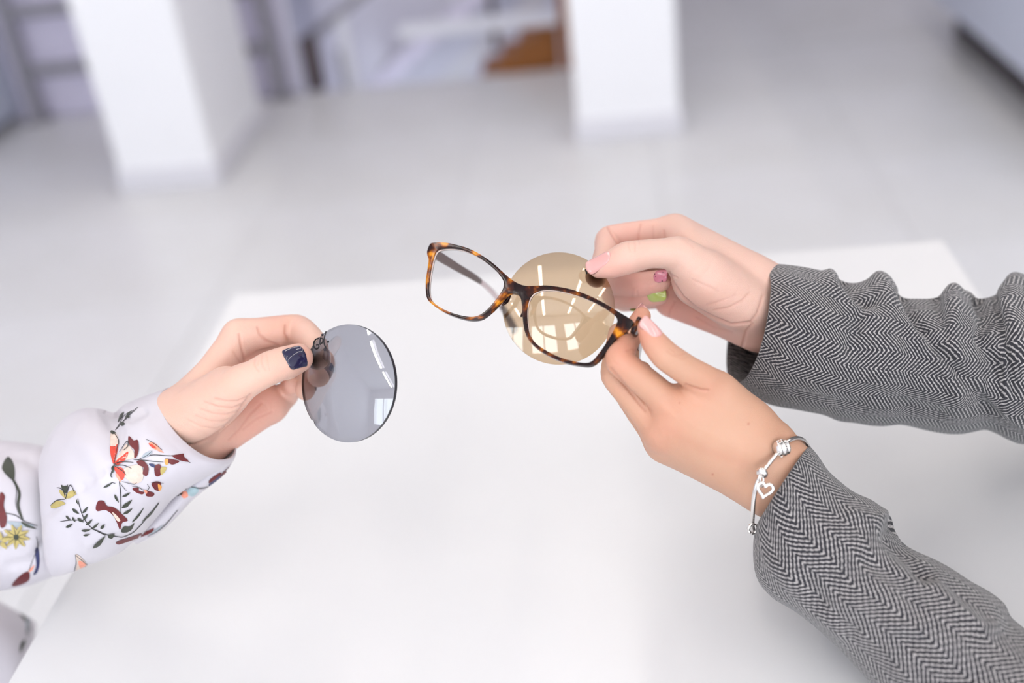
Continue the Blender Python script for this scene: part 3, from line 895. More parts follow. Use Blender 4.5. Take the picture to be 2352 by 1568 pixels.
# ---------------------------------------------------------------- cloth tubes
def ring_tube(stations, nu, nv, fold=None, lines=None, expo=1.0):
    """stations: (top px, bottom px, depth, near px, near depth) -> grid of points (mm). near = the point of the ring towards us"""
    A = []
    for (tu, tv), (bu, bv), d, (nu_, nv_), nd in stations:
        T, B, Nn = J(tu, tv, d), J(bu, bv, d), J(nu_, nv_, nd)
        C = (T + B) / 2
        A.append(np.concatenate([C, (T - B) / 2, Nn - C]))
    S = spline(A, nu)
    phi = np.linspace(-math.pi / 2 - math.pi * 2, -math.pi / 2, nv)      # seam on the far side
    c, s = np.cos(phi), np.sin(phi)
    if expo != 1.0:
        c = np.sign(c) * np.abs(c) ** expo; s = np.sign(s) * np.abs(s) ** expo
    G = S[:, None, 0:3] + c[None, :, None] * S[:, None, 3:6] + s[None, :, None] * S[:, None, 6:9]
    return G


def grid_faces(nu, nv):
    i, j = np.meshgrid(np.arange(nu - 1), np.arange(nv - 1), indexing='ij')
    a = (i * nv + j).ravel()
    return np.stack([a, a + 1, a + nv + 1, a + nv], 1)


def grid_normals(G):
    du = np.gradient(G, axis=0); dv = np.gradient(G, axis=1)
    dv[:, 0] = dv[:, -1] = (G[:, 1] - G[:, -2]) / 2
    N = np.cross(dv, du); N /= np.linalg.norm(N, axis=2)[:, :, None] + 1e-9
    C = G.mean(1, keepdims=True)
    if np.einsum('ijk,ijk->ij', N, G - C).mean() < 0: N = -N
    return N


def smooth_noise(U, V, seed, cell):
    """cheap periodic-free value noise on a grid of coordinates (mm)"""
    r = np.random.default_rng(seed); T = r.uniform(-1, 1, (64, 64))
    x, y = U / cell, V / cell
    i, j = np.floor(x).astype(int), np.floor(y).astype(int); fx, fy = x - i, y - j
    fx = fx * fx * (3 - 2 * fx); fy = fy * fy * (3 - 2 * fy)
    g = lambda a, b: T[a % 64, b % 64]
    return (g(i, j) * (1 - fx) + g(i + 1, j) * fx) * (1 - fy) + (g(i, j + 1) * (1 - fx) + g(i + 1, j + 1) * fx) * fy


def cloth(name, G, mat, parent, circ, lines=(), rumple=0.0, seed=1, lining=14.0, inward=2.2, shear=0.0, scale=1.0):
    """grid (mm) -> cloth mesh with uv in mm, folds pressed along pixel lines, a turned-in hem at the first ring"""
    nu, nv = G.shape[:2]
    N = grid_normals(G)
    L = np.concatenate([[0], np.cumsum(np.linalg.norm(np.diff(G.mean(1), axis=0), axis=1))])
    ctr = G.mean(1); dir_ = ctr[-1] - ctr[0]; dir_ /= np.linalg.norm(dir_)
    U = (G - ctr[0]) @ dir_; V = np.repeat(np.linspace(0, circ, nv)[None], nu, 0)
    if rumple:
        per = np.sin(math.pi * np.linspace(0, 1, nv))[None] ** 0.5
        env = np.clip(L / 30.0, 0.25, 1)[:, None]
        d = (smooth_noise(U + V * 0.55, V, seed, 34) * 0.6 + smooth_noise(U * 1.4 - V * 0.5, V, seed + 1, 19) * 0.4) * rumple * per * env
        G = G + N * d[:, :, None]
    P = G.reshape(-1, 3)
    if lines:
        P, _ = carve(P, grid_normals(P.reshape(nu, nv, 3)).reshape(-1, 3), lines)
        G = P.reshape(nu, nv, 3)
    Nn = grid_normals(G)
    extra = []
    if lining:
        tang = G[0] - G[2]; tang /= np.linalg.norm(tang, axis=1)[:, None]
        for off, inn in ((0.8, 0.4), (0.7, 1.3)): extra.append(G[0] + tang * off - Nn[0] * inn)
        for fr, inn in ((0.12, inward), (0.5, inward + 0.5), (1.0, inward + 1.0)):
            k = int(np.searchsorted(L, lining * fr)); extra.append(G[k] - Nn[k] * inn)
    E = np.array(extra)[::-1] if extra else np.zeros((0, nv, 3))
    full = np.concatenate([E, G], 0)
    Uf = np.concatenate([-np.arange(len(E), 0, -1)[:, None] * 2.0 * np.ones((1, nv)), U], 0); Vf = np.concatenate([np.repeat(V[:1], len(E), 0), V], 0) if len(E) else V
    Fc = grid_faces(full.shape[0], nv)
    flat = full.reshape(-1, 3)
    fn = np.cross(flat[Fc[:, 2]] - flat[Fc[:, 0]], flat[Fc[:, 3]] - flat[Fc[:, 1]])
    k = len(E) * (nv - 1)
    cen = np.repeat(G.mean(1), nv - 1, 0)[: (nu - 1) * (nv - 1)]
    if np.einsum('ij,ij->i', fn[k:], flat[Fc[k:, 0]] - cen).mean() < 0: Fc = Fc[:, ::-1]
    wf = W(flat)
    on = (wf[:, 0] > -0.41) & (wf[:, 0] < 0.322) & (wf[:, 1] > 0.2) & (wf[:, 1] < 1.02)          # cloth lies on the table, never in it
    wf[on, 2] = np.maximum(wf[on, 2], TABLE_Z + 0.0006)
    o = mesh_obj(name, wf, Fc, mat, parent)
    uvl = o.data.uv_layers.new(name='UVMap')
    vi = np.empty(len(o.data.loops), np.int32); o.data.loops.foreach_get('vertex_index', vi)
    uv = (np.stack([Uf.ravel()[vi], Vf.ravel()[vi] + Uf.ravel()[vi] * shear], 1) * scale).astype(np.float32)
    uvl.data.foreach_set('uv', uv.ravel())
    return o, flat, Fc


def build_hand(name, label, spec_fn, mat, parent, nail_mats, labels, h=0.62):
    spec, nails = spec_fn()
    P, Q, crease, red, grid = sculpt(spec, h)
    o = mesh_obj(name, W(P), Q, mat, parent)
    if label: o['label'] = label
    px = np.stack([P[:, 0] / P[:, 2] * FPX + 1176, P[:, 1] / P[:, 2] * FPX + 784], 1)
    for mu, mv, mw, md in spec.get('moles', ()):
        crease = np.maximum(crease, 2.6 * np.exp(-(np.linalg.norm(px - (mu, mv), axis=1) / mw) ** 2) * (P[:, 2] < md))
    set_attr(o, 'crease', crease); set_attr(o, 'blush', red)
    for (nm, base, axis, up, ln, wd, kw), nmat, lb in zip(nails, nail_mats, labels):
        V, Fc = nail_mesh(grid, base, axis, up, ln, wd, **kw)
        n = mesh_obj('nail', W(V), Fc, nmat, o)
        if lb: n['label'] = lb
    return o


# ---------------------------------------------------------------- person on the left, in the printed blouse
person_a = thing('person', 'person in a white floral blouse holding a round grey lens by its edge', 'person', (-0.47, 0.60, 0.75))
build_hand('hand', None, grey_hand, M_skin_a, person_a, [M_polish_navy] * 4, ['glossy navy blue thumbnail', None, None, None])
# stations run from the cuff back along the arm
S_ = [((374, 896), (538, 1048), 672, (420, 1012), 640),
      ((352, 904), (530, 1062), 674, (405, 1022), 636),
      ((318, 915), (474, 1092), 678, (376, 1040), 630),
      ((284, 930), (412, 1132), 684, (330, 1062), 628),
      ((262, 948), (366, 1182), 690, (290, 1085), 628),
      ((228, 938), (322, 1232), 694, (250, 1100), 630),
      ((190, 938), (270, 1272), 698, (205, 1115), 634),
      ((150, 958), (215, 1292), 702, (160, 1130), 640),
      ((116, 996), (165, 1316), 706, (125, 1150), 652),
      ((94, 1046), (120, 1322), 710, (98, 1175), 668),
      ((92, 1090), (104, 1290), 712, (95, 1185), 690)]
G_ = ring_tube(S_, 150, 121)
bl_lines = [([(262, 948), (300, 960), (330, 945)], 10, -2.0, (600, 720)), ([(245, 945), (270, 985), (262, 1040)], 16, -2.2, (600, 720)),
            ([(96, 1195), (130, 1165), (180, 1128), (240, 1084), (285, 1046)], 3.2, -1.5, (600, 740)), ([(110, 1205), (160, 1160), (220, 1115), (275, 1070)], 9, 0.9, (600, 740)),
                        ([(200, 1250), (260, 1225), (330, 1190)], 14, 1.6, (600, 740)), ([(180, 1010), (230, 1060), (240, 1120)], 26, 2.0, (600, 740)),
            ([(300, 1000), (320, 1060), (310, 1130)], 22, -1.0, (600, 740))]
sleeve_a, SVa, SFa = cloth('blouse_sleeve', G_, M_blouse, person_a, 260, bl_lines, 1.2, 3, 16, 2.0)
# the slit placket under the cuff
P_ = [((500, 1056), (538, 1054), 690, (520, 1060), 676), ((448, 1086), (512, 1092), 692, (482, 1092), 676), ((400, 1122), (446, 1144), 696, (424, 1136), 680),
      ((362, 1160), (406, 1186), 700, (386, 1176), 684), ((326, 1196), (366, 1222), 704, (348, 1212), 688), ((285, 1226), (316, 1248), 708, (300, 1240), 694)]
G_ = ring_tube(P_, 70, 41)
placket, PVa, PFa = cloth('cuff_placket', G_, M_blouse, person_a, 60, (), 0.5, 9, 0)
# upper part of the sleeve running out of the picture, and the blouse body at the table's edge
U_ = [((140, 1040), (150, 1290), 746, (140, 1170), 718), ((95, 1022), (130, 1318), 748, (110, 1180), 704), ((40, 1014), (80, 1340), 752, (60, 1190), 696),
      ((-30, 1012), (10, 1352), 758, (-10, 1190), 694), ((-140, 1000), (-110, 1370), 776, (-125, 1190), 708), ((-300, 960), (-300, 1390), 816, (-300, 1180), 738),
      ((-460, 880), (-480, 1330), 866, (-470, 1110), 778)]
G_ = ring_tube(U_, 110, 101)
ul = [([(0, 1040), (60, 1050), (95, 1080)], 14, -1.6, (600, 780)), ([(20, 1300), (70, 1290), (100, 1250)], 10, -2.0, (600, 780))]
upper_a, UVa, UFa = cloth('blouse_upper_sleeve', G_, M_blouse, person_a, 300, ul, 2.0, 5, 0)
B_ = [((70, 1418), (40, 1700), 905, (60, 1560), 850), ((20, 1392), (-60, 1700), 910, (-20, 1540), 830), ((-90, 1340), (-240, 1720), 920, (-160, 1530), 820), ((-240, 1270), (-420, 1740), 930, (-330, 1510), 830), ((-420, 1180), (-600, 1740), 940, (-510, 1490), 850)]
B_ = [((84, 1432), (76, 1480), 905, (80, 1455), 898)] + B_
G_ = ring_tube(B_, 80, 81)
body_a, BVa, BFa = cloth('blouse_body', G_, M_blouse, person_a, 420, (), 2.0, 11, 0)


# printed flowers: flat ink shapes lying on the cloth
class Cloths:
    def __init__(self, parts):
        V = np.concatenate([W(p[0]) for p in parts]); F_ = []; o = 0
        for v, f in parts:
            F_ += (np.asarray(f) + o).tolist(); o += len(v)
        self.b = BVHTree.FromPolygons(V.tolist(), F_)

    def hit(self, u, v, lift=0.00025):
        d = W(J(u, v, 1000.0)) - CAM; d /= np.linalg.norm(d)
        loc, nrm, idx, dist = self.b.ray_cast(Vector(CAM), Vector(d))
        if loc is None: return None
        nrm = nrm if nrm.dot(Vector(d)) < 0 else -nrm
        return np.array(loc + nrm * lift - Vector(d) * 0.0002)


cloths = Cloths([(SVa, SFa), (PVa, PFa), (UVa, UFa), (BVa, BFa)])
K5 = 560 / 1276


def q5(p): return (p[0] * K5, 880 + p[1] * K5)


def fill_poly(pts, step=6.0):
    """triangulate a pixel polygon finely enough to follow the cloth"""
    bm = bmesh.new()
    P = spline(pts, max(14, len(pts) * 4), closed=True)
    vs = [bm.verts.new((x, y, 0)) for x, y in P]
    bm.faces.new(vs)
    bmesh.ops.triangulate(bm, faces=list(bm.faces))
    for it in range(4):
        long = [e for e in bm.edges if e.calc_length() > step]
        if not long: break
        bmesh.ops.subdivide_edges(bm, edges=long, cuts=1)
        bmesh.ops.triangulate(bm, faces=list(bm.faces))
    bm.verts.index_update()
    V = [v.co.to_2d()[:] for v in bm.verts]; F_ = [[v.index for v in f.verts] for f in bm.faces]
    bm.free(); return V, F_


def stroke(pts, w):
    P = spline(pts, max(6, len(pts) * 5)); n = len(P)
    T = np.gradient(P, axis=0); T /= np.linalg.norm(T, axis=1)[:, None] + 1e-9
    Nn = np.stack([-T[:, 1], T[:, 0]], 1)
    ww = w * 0.5 * (0.45 + 0.55 * np.sin(np.linspace(0.25, math.pi - 0.15, n)))[:, None]
    V = np.concatenate([P + Nn * ww, P - Nn * ww]).tolist()
    return V, [(i, i + 1, n + i + 1, n + i) for i in range(n - 1)]


def leaf(a, b, w, bend=0.15):
    a, b = np.array(a, float), np.array(b, float); d = b - a; nn = np.array([-d[1], d[0]])
    nn = nn / (np.linalg.norm(nn) + 1e-9)
    L = np.linalg.norm(d)
    return [tuple(a), tuple(a + d * 0.35 + nn * (w * 0.5 + bend * L * 0.3)), tuple(a + d * 0.75 + nn * (w * 0.3 + bend * L * 0.2)), tuple(b),
            tuple(a + d * 0.65 - nn * (w * 0.35 - bend * L * 0.2)), tuple(a + d * 0.25 - nn * (w * 0.45 - bend * L * 0.2))]


def printed(name, items, surf, parent):
    """items: (ink, kind, data...) in close-up pixels; one mesh with one ink slot per colour"""
    V, F_, mi, inks = [], [], [], []
    z = 0.0
    for it in items:
        ink = it[0]
        if ink not in inks: inks.append(ink)
        if it[1] == 'poly': v2, f2 = fill_poly([q5(p) for p in it[2]])
        elif it[1] == 'line': v2, f2 = stroke([q5(p) for p in it[2]], it[3] * K5)
        elif it[1] == 'leaf': v2, f2 = fill_poly([q5(p) for p in leaf(*it[2:])])
        z += 0.000035
        hp = [surf.hit(u, v, 0.00022 + z) for u, v in v2]
        o = len(V); keep = {}
        for k, p in enumerate(hp):
            if p is not None: keep[k] = len(V); V.append(p)
        for f in f2:
            if not all(k in keep for k in f): continue
            q = [hp[k] for k in f]
            if max(np.linalg.norm(q[i] - q[i - 1]) for i in range(len(q))) > 0.012: continue
            F_.append([keep[k] for k in f]); mi.append(inks.index(ink))
    if not F_: return
    o = mesh_obj(name, V, F_, None, parent)
    for k in inks: o.data.materials.append(INK[k])
    o.data.polygons.foreach_set('material_index', mi)
    return o


flower = [
    ('cream', 'poly', [(580, 262), (606, 262), (622, 305), (610, 345), (600, 400), (582, 380), (577, 320)]),
    ('red', 'poly', [(575, 330), (595, 345), (614, 318), (617, 345), (604, 400), (596, 425), (580, 380)]),
    ('cream', 'poly', [(610, 408), (640, 350), (664, 320), (690, 345), (706, 386), (662, 402)]),
    ('darkred', 'poly', [(676, 276), (700, 300), (722, 298), (728, 345), (716, 385), (703, 390), (704, 350), (690, 335), (674, 312)]),
    ('red', 'poly', [(598, 418), (630, 388), (672, 358), (662, 394), (622, 426)]),
    ('cream', 'poly', [(640, 455), (700, 428), (742, 432), (748, 500), (705, 524), (660, 495)]),
    ('darkred', 'poly', [(716, 408), (752, 405), (778, 440), (770, 482), (748, 472), (752, 440), (728, 428)]),
    ('red', 'poly', [(600, 440), (638, 442), (656, 470), (640, 505), (615, 478)]),
    ('coral', 'poly', [(612, 470), (632, 500), (630, 515), (606, 480)]),
    ('black', 'line', [(598, 425), (640, 412), (700, 414)], 4), ('black', 'line', [(598, 430), (650, 430), (690, 445)], 4), ('black', 'line', [(598, 432), (640, 455), (662, 480)], 4),
    ('black', 'line', [(592, 258), (622, 300), (612, 350), (596, 430)], 4), ('black', 'line', [(630, 360), (668, 305), (672, 330), (650, 352)], 4), ('black', 'line', [(640, 512), (700, 525), (716, 515)], 3),
    ('green', 'leaf', (598, 432), (592, 470), 14), ('black', 'line', [(596, 440), (582, 480), (590, 490)], 6),
]
twig = [
    ('black', 'line', [(722, 125), (680, 165), (640, 205), (604, 246)], 4), ('black', 'line', [(604, 246), (625, 215), (650, 170), (700, 140)], 3),
    ('green', 'leaf', (650, 150), (618, 206), 13), ('green', 'leaf', (690, 145), (655, 185), 9), ('green', 'leaf', (632, 212), (655, 212), 22), ('green', 'leaf', (576, 254), (608, 262), 18),
    ('green', 'leaf', (668, 178), (684, 176), 9),
]
branch = [
    ('black', 'line', [(720, 400), (790, 376), (860, 378), (930, 385), (996, 415)], 4), ('black', 'line', [(700, 400), (750, 402), (800, 408), (856, 412)], 4),
    ('coral', 'poly', [(780, 312), (815, 316), (838, 345), (858, 364), (832, 356), (796, 338)]), ('red', 'poly', [(778, 316), (800, 322), (820, 342), (796, 336)]),
    ('darkred', 'poly', [(896, 376), (925, 386), (960, 368), (962, 384), (988, 410), (945, 404), (915, 392)]), ('darkred', 'poly', [(864, 394), (905, 398), (938, 408), (905, 424), (880, 414)]),
    ('grey', 'poly', [(742, 392), (760, 366), (797, 354), (784, 376), (760, 388)]), ('black', 'line', [(742, 392), (770, 378), (797, 354)], 3),
    ('darkred', 'poly', [(812, 430), (836, 422), (846, 450), (838, 480), (815, 482), (808, 450)]), ('ochre', 'poly', [(842, 440), (872, 440), (858, 466), (842, 476)]),
    ('navy', 'poly', [(780, 420), (806, 422), (812, 438), (795, 436)]), ('black', 'line', [(765, 294), (800, 312), (850, 350)], 3), ('orange', 'poly', [(862, 400), (880, 396), (876, 425), (864, 420)]),
]
cluster = [
    ('darkred', 'poly', [(694, 548), (725, 545), (728, 562), (755, 568), (742, 580), (706, 566)]), ('darkred', 'poly', [(768, 562), (806, 574), (798, 590), (766, 588)]),
    ('darkred', 'poly', [(792, 526), (815, 512), (842, 520), (834, 558), (812, 556)]), ('orange', 'poly', [(826, 524), (846, 540), (832, 562)]), ('black', 'line', [(690, 536), (720, 540), (760, 560), (780, 545), (770, 525)], 3),
    ('coral', 'poly', [(752, 556), (770, 560), (766, 576)]), ('black', 'line', [(790, 516), (856, 520)], 2),
]
stem = [
    ('black', 'line', [(624, 512), (632, 580), (632, 680)], 5), ('green', 'leaf', (542, 545), (592, 515), 12), ('black', 'line', [(585, 518), (606, 524)], 3), ('green', 'leaf', (600, 580), (622, 622), 12),
    ('green', 'leaf', (640, 592), (682, 570), 12), ('green', 'leaf', (638, 650), (690, 608), 20), ('green', 'leaf', (644, 682), (692, 652), 14), ('black', 'line', [(628, 520), (648, 545), (662, 560)], 3),
]
yellow = [
    ('ochre', 'poly', [(266, 645), (292, 615), (330, 618), (342, 632), (310, 645), (285, 652)]), ('ochre', 'poly', [(346, 604), (318, 578), (312, 556), (332, 566), (352, 592)]),
    ('ochre', 'poly', [(352, 600), (358, 570), (390, 560), (398, 580), (372, 600)]), ('green', 'poly', [(322, 530), (345, 545), (356, 528), (356, 560), (345, 575), (330, 556)]),
    ('black', 'line', [(300, 545), (330, 556), (346, 604)], 4), ('black', 'line', [(346, 604), (356, 560), (372, 532), (395, 575)], 4), ('black', 'line', [(266, 640), (300, 612), (346, 606)], 4),
]
fern = [
    ('black', 'line', [(408, 602), (418, 645), (440, 705), (480, 755), (552, 795)], 4), ('black', 'line', [(316, 722), (380, 714), (440, 716)], 4), ('black', 'line', [(475, 758), (510, 770), (556, 790), (640, 804)], 5),
]
for a, b, w in (((380, 654), (416, 682), 14), ((434, 678), (460, 644), 14), ((346, 690), (372, 716), 10), ((346, 752), (382, 734), 14), ((380, 698), (398, 724), 10), ((408, 704), (442, 724), 14),
                ((438, 712), (460, 680), 14), ((428, 768), (476, 762), 12), ((452, 738), (486, 708), 12), ((438, 792), (474, 786), 10), ((484, 756), (518, 726), 12), ((528, 756), (548, 734), 16), ((486, 858), (552, 794), 20), ((404, 604), (412, 630), 8), ((566, 800), (600, 784), 24)):
    fern.append(('green', 'leaf', a, b, w))
redbranch = [
    ('darkred', 'poly', [(502, 650), (515, 615), (545, 616), (560, 640), (600, 650), (640, 685), (668, 716), (640, 728), (628, 765), (612, 728), (590, 688), (552, 662), (512, 668)]),
    ('cream', 'poly', [(588, 672), (612, 690), (630, 716), (616, 720), (600, 700)]),
]
redleaf = [('green', 'poly', [(634, 776), (648, 748), (680, 748), (702, 728), (690, 762), (664, 778)])]
edge_print = [
    ('darkred', 'poly', [(612, 826), (690, 800), (770, 772), (806, 756), (786, 784), (700, 816), (622, 842)]), ('black', 'line', [(640, 804), (700, 776), (770, 700), (830, 622)], 4),
    ('green', 'leaf', (690, 726), (752, 648), 10), ('green', 'leaf', (742, 722), (832, 622), 9), ('grey', 'leaf', (780, 790), (850, 740), 12), ('black', 'line', [(770, 800), (850, 752), (930, 660)], 4),
    ('darkred', 'poly', [(1150, 482), (1210, 424), (1214, 444), (1180, 485), (1150, 500)]), ('navy', 'poly', [(1092, 528), (1120, 500), (1150, 480), (1172, 480), (1165, 500), (1110, 540)]), ('darkred', 'poly', [(1095, 520), (1100, 500), (1150, 466), (1150, 480)]),
    ('blue', 'poly', [(985, 556), (1020, 540), (1040, 560), (1010, 590), (985, 580)]), ('coral', 'poly', [(948, 575), (975, 565), (984, 590), (960, 600)]), ('green', 'leaf', (930, 590), (975, 548), 14), ('black', 'line', [(990, 540), (1050, 548), (1090, 540)], 4),
    ('cream', 'poly', [(395, 895), (420, 905), (455, 950), (430, 972), (395, 985), (404, 940)]), ('coral', 'poly', [(415, 925), (455, 950), (430, 970), (412, 950)]), ('black', 'line', [(395, 895), (398, 940), (392, 985), (450, 955)], 3), ('black', 'line', [(396, 897), (430, 925), (456, 950)], 3),
]
side_print = [
    ('navy', 'poly', [(182, 872), (200, 862), (208, 930), (196, 985), (174, 1000), (190, 950)]), ('darkred', 'poly', [(62, 1052), (110, 1000), (150, 985), (150, 1030), (90, 1058)]), ('black', 'line', [(190, 800), (196, 850), (180, 900), (150, 980)], 4),
    ('coral', 'leaf', (150, 985), (180, 950), 12),
]
sleeve_print = [
    ('green', 'poly', [(10, 436), (42, 384), (74, 430), (76, 500), (56, 500), (24, 470)]), ('green', 'line', [(62, 490), (100, 570), (95, 640), (120, 718)], 14), ('black', 'line', [(20, 678), (80, 690), (130, 722), (196, 745)], 5),
    ('black', 'line', [(36, 470), (84, 545), (84, 640), (118, 720)], 4), ('darkred', 'poly', [(0, 580), (26, 590), (20, 640), (36, 700), (28, 748), (0, 740)]), ('grey', 'leaf', (36, 726), (180, 742), 26), ('green', 'leaf', (110, 725), (190, 760), 16),
]
for k in range(9):
    a = k * 2 * math.pi / 9 + 0.2
    sleeve_print.append(('ochre', 'leaf', (86 + 8 * math.cos(a), 800 + 8 * math.sin(a)), (86 + 74 * math.cos(a), 800 + 66 * math.sin(a)), 26, 0.02))
    sleeve_print.append(('black', 'line', [(86, 800), (86 + 60 * math.cos(a + .1), 800 + 54 * math.sin(a + .1))], 3))
for k in range(5):
    a = k * 2 * math.pi / 5 + 0.9
    sleeve_print.append(('ochre', 'leaf', (6 + 6 * math.cos(a), 822 + 6 * math.sin(a)), (6 + 54 * math.cos(a), 822 + 50 * math.sin(a)), 24, 0.02))
sleeve_print.append(('green', 'poly', [(76, 790), (96, 788), (98, 810), (80, 814)]))
lap_print = [('green', 'leaf', (104, 1186), (140, 1250), 18), ('black', 'line', [(112, 1190), (140, 1240), (134, 1310)], 5), ('black', 'line', [(170, 1216), (150, 1260), (142, 1330)], 5), ('green', 'leaf', (130, 1340), (104, 1412), 20), ('black', 'line', [(140, 1240), (165, 1300)], 4), ('grey', 'leaf', (150, 1220), (140, 1310), 16)]
for nm, items, par in (('printed_flower', flower, sleeve_a), ('printed_sprig', twig, sleeve_a), ('printed_sprig', branch, sleeve_a), ('printed_flower', cluster, sleeve_a), ('printed_sprig', stem, sleeve_a),
                       ('printed_flower', yellow, sleeve_a), ('printed_sprig', fern, sleeve_a), ('printed_sprig', redbranch, sleeve_a), ('printed_leaf', redleaf, sleeve_a), ('printed_sprig', edge_print[:6], placket), ('printed_flower', edge_print[6:9], placket), ('printed_flower', edge_print[9:13], placket), ('printed_leaf', edge_print[13:], sleeve_a), ('printed_sprig', side_print, sleeve_a),
                       ('printed_flower', sleeve_print, upper_a), ('printed_sprig', lap_print, body_a)):
    printed(nm, items, cloths, par)

# ---------------------------------------------------------------- person on the right, in the tweed coat
person_b = thing('person', 'person in a herringbone tweed coat holding glasses and a brown lens', 'person', (0.42, 0.55, 0.75))
build_hand('hand', 'hand in front of the far sleeve, thumb and finger pinching the brown lens', brown_hand, M_skin_b, person_b, [M_polish_nude, M_polish_mauve, M_polish_green, M_polish_green],
           ['glossy nude pink thumbnail', 'dotted mauve nail', 'lime green nail', 'lime green nail'])
build_hand('hand', 'hand with the bracelet, pinching the temple of the glasses', frame_hand, M_skin_c, person_b, [M_polish_nude, M_polish_nude], ['glossy nude pink thumbnail', None])
S_ = [((1744, 606), (1692, 884), 694, (1764, 735), 655),
      ((1765, 608), (1722, 906), 694, (1790, 742), 650),
      ((1802, 611), (1768, 928), 695, (1812, 752), 646),
      ((1852, 617), (1830, 942), 697, (1856, 770), 642),
      ((1904, 628), (1888, 952), 699, (1900, 785), 640),
      ((1936, 648), (1925, 966), 701, (1936, 800), 640),
      ((1965, 652), (1958, 972), 703, (1966, 806), 641),
      ((1993, 644), (1990, 976), 704, (1994, 808), 640),
      ((2018, 637), (2022, 976), 705, (2022, 810), 639),
      ((2042, 642), (2050, 976), 707, (2048, 812), 640),
      ((2070, 682), (2082, 979), 708, (2078, 820), 643),
      ((2112, 690), (2122, 988), 709, (2118, 828), 643),
      ((2150, 686), (2160, 994), 710, (2156, 830), 641),
      ((2170, 666), (2185, 996), 711, (2180, 830), 640),
      ((2192, 659), (2210, 995), 712, (2204, 830), 640),
      ((2226, 670), (2240, 990), 713, (2236, 832), 642),
      ((2248, 688), (2265, 987), 714, (2258, 836), 645),
      ((2285, 678), (2295, 998), 715, (2292, 840), 644),
      ((2308, 652), (2318, 1008), 716, (2314, 838), 640),
      ((2350, 632), (2352, 1016), 718, (2352, 836), 640),
      ((2420, 652), (2426, 1010), 720, (2424, 836), 646),
      ((2520, 676), (2535, 990), 722, (2528, 835), 660),
      ((2640, 720), (2660, 950), 724, (2650, 834), 690)]
G_ = ring_tube(S_, 300, 181, expo=0.92)
DR = (600, 735)
tw1 = [
    ([(1905, 630), (1925, 665), (1960, 705), (2000, 725)], 14, 3.2, DR), ([(1935, 650), (1965, 690), (2005, 690)], 13, -3.2, DR),
    ([(2020, 640), (2050, 690), (2080, 745), (2110, 790)], 20, 4.2, DR), ([(2068, 685), (2100, 740), (2150, 800), (2200, 850)], 13, -4.6, DR), ([(1990, 700), (1965, 745), (1950, 800)], 13, -2.6, DR),
    ([(2190, 662), (2195, 710), (2180, 760), (2200, 820)], 18, 3.4, DR), ([(2150, 690), (2165, 730), (2175, 770)], 12, -3.2, DR), ([(2248, 690), (2262, 730), (2250, 770), (2290, 850)], 13, -4.0, DR),
    ([(2330, 640), (2310, 690), (2330, 760), (2352, 830)], 20, 4.0, DR), ([(2290, 690), (2300, 740), (2310, 800), (2330, 900)], 11, -3.4, DR),
    ([(1910, 800), (1950, 850), (1990, 860), (2060, 850)], 20, 1.8, DR), ([(2060, 800), (2110, 880), (2200, 930)], 24, 2.2, DR), ([(1830, 900), (1900, 920), (1980, 930)], 12, -1.8, DR), ([(2000, 900), (2080, 930), (2160, 950)], 16, -2.2, DR),
    ([(2210, 860), (2260, 930), (2340, 990)], 14, -2.6, DR), ([(1800, 700), (1850, 740), (1900, 745)], 30, 1.2, DR), ([(2260, 880), (2310, 950), (2350, 985)], 14, 2.2, DR), ([(2120, 780), (2170, 850), (2200, 905)], 14, 2.4, DR)]
cloth('coat_sleeve', G_, M_tweed, person_b, 288, tw1, 1.6, 21, 22, 2.4, scale=0.94)[0]['label'] = 'far tweed sleeve, nearly level'
S_ = [((1862, 1026), (1736, 1214), 640, (1790, 1122), 606),
      ((1880, 1048), (1731, 1242), 638, (1798, 1140), 602),
      ((1902, 1080), (1731, 1282), 636, (1812, 1172), 598),
      ((1930, 1106), (1738, 1316), 634, (1830, 1205), 594),
      ((1962, 1130), (1752, 1346), 632, (1855, 1236), 590),
      ((2008, 1152), (1778, 1374), 630, (1885, 1265), 586),
      ((2044, 1184), (1812, 1398), 628, (1918, 1292), 583),
      ((2056, 1222), (1850, 1424), 626, (1945, 1325), 580),
      ((2082, 1254), (1888, 1452), 624, (1975, 1355), 576),
      ((2150, 1286), (1935, 1492), 621, (2040, 1392), 571),
      ((2236, 1338), (1985, 1548), 617, (2110, 1445), 564),
      ((2300, 1384), (2030, 1600), 613, (2165, 1495), 558),
      ((2326, 1424), (2080, 1650), 610, (2205, 1540), 554),
      ((2400, 1470), (2140, 1710), 606, (2270, 1590), 548),
      ((2520, 1530), (2240, 1800), 600, (2380, 1665), 540),
      ((2640, 1660), (2450, 1860), 590, (2540, 1760), 556)]
G_ = ring_tube(S_, 260, 181, expo=0.94)
DR = (500, 660)
tw2 = [
    ([(2050, 1190), (2040, 1240), (2070, 1270), (2130, 1320)], 15, -3.2, DR), ([(2044, 1180), (2010, 1190), (1960, 1180)], 16, 2.0, DR), ([(2000, 1290), (2060, 1330), (2110, 1400)], 18, -2.4, DR),
    ([(1780, 1300), (1850, 1380), (1930, 1450)], 20, 1.8, DR), ([(1850, 1330), (1900, 1400), (1960, 1450)], 16, -1.8, DR), ([(2150, 1340), (2200, 1400), (2280, 1440)], 22, 2.8, DR), ([(2080, 1460), (2150, 1500), (2230, 1560)], 18, -2.6, DR),
    ([(2110, 1310), (2180, 1350), (2260, 1420)], 14, -1.8, DR), ([(1950, 1380), (2030, 1430), (2100, 1450)], 16, 2.0, DR)]
cloth('coat_sleeve', G_, M_tweed, person_b, 288, tw2, 1.5, 33, 22, 2.0, scale=0.70)[0]['label'] = 'near tweed sleeve resting on the table'
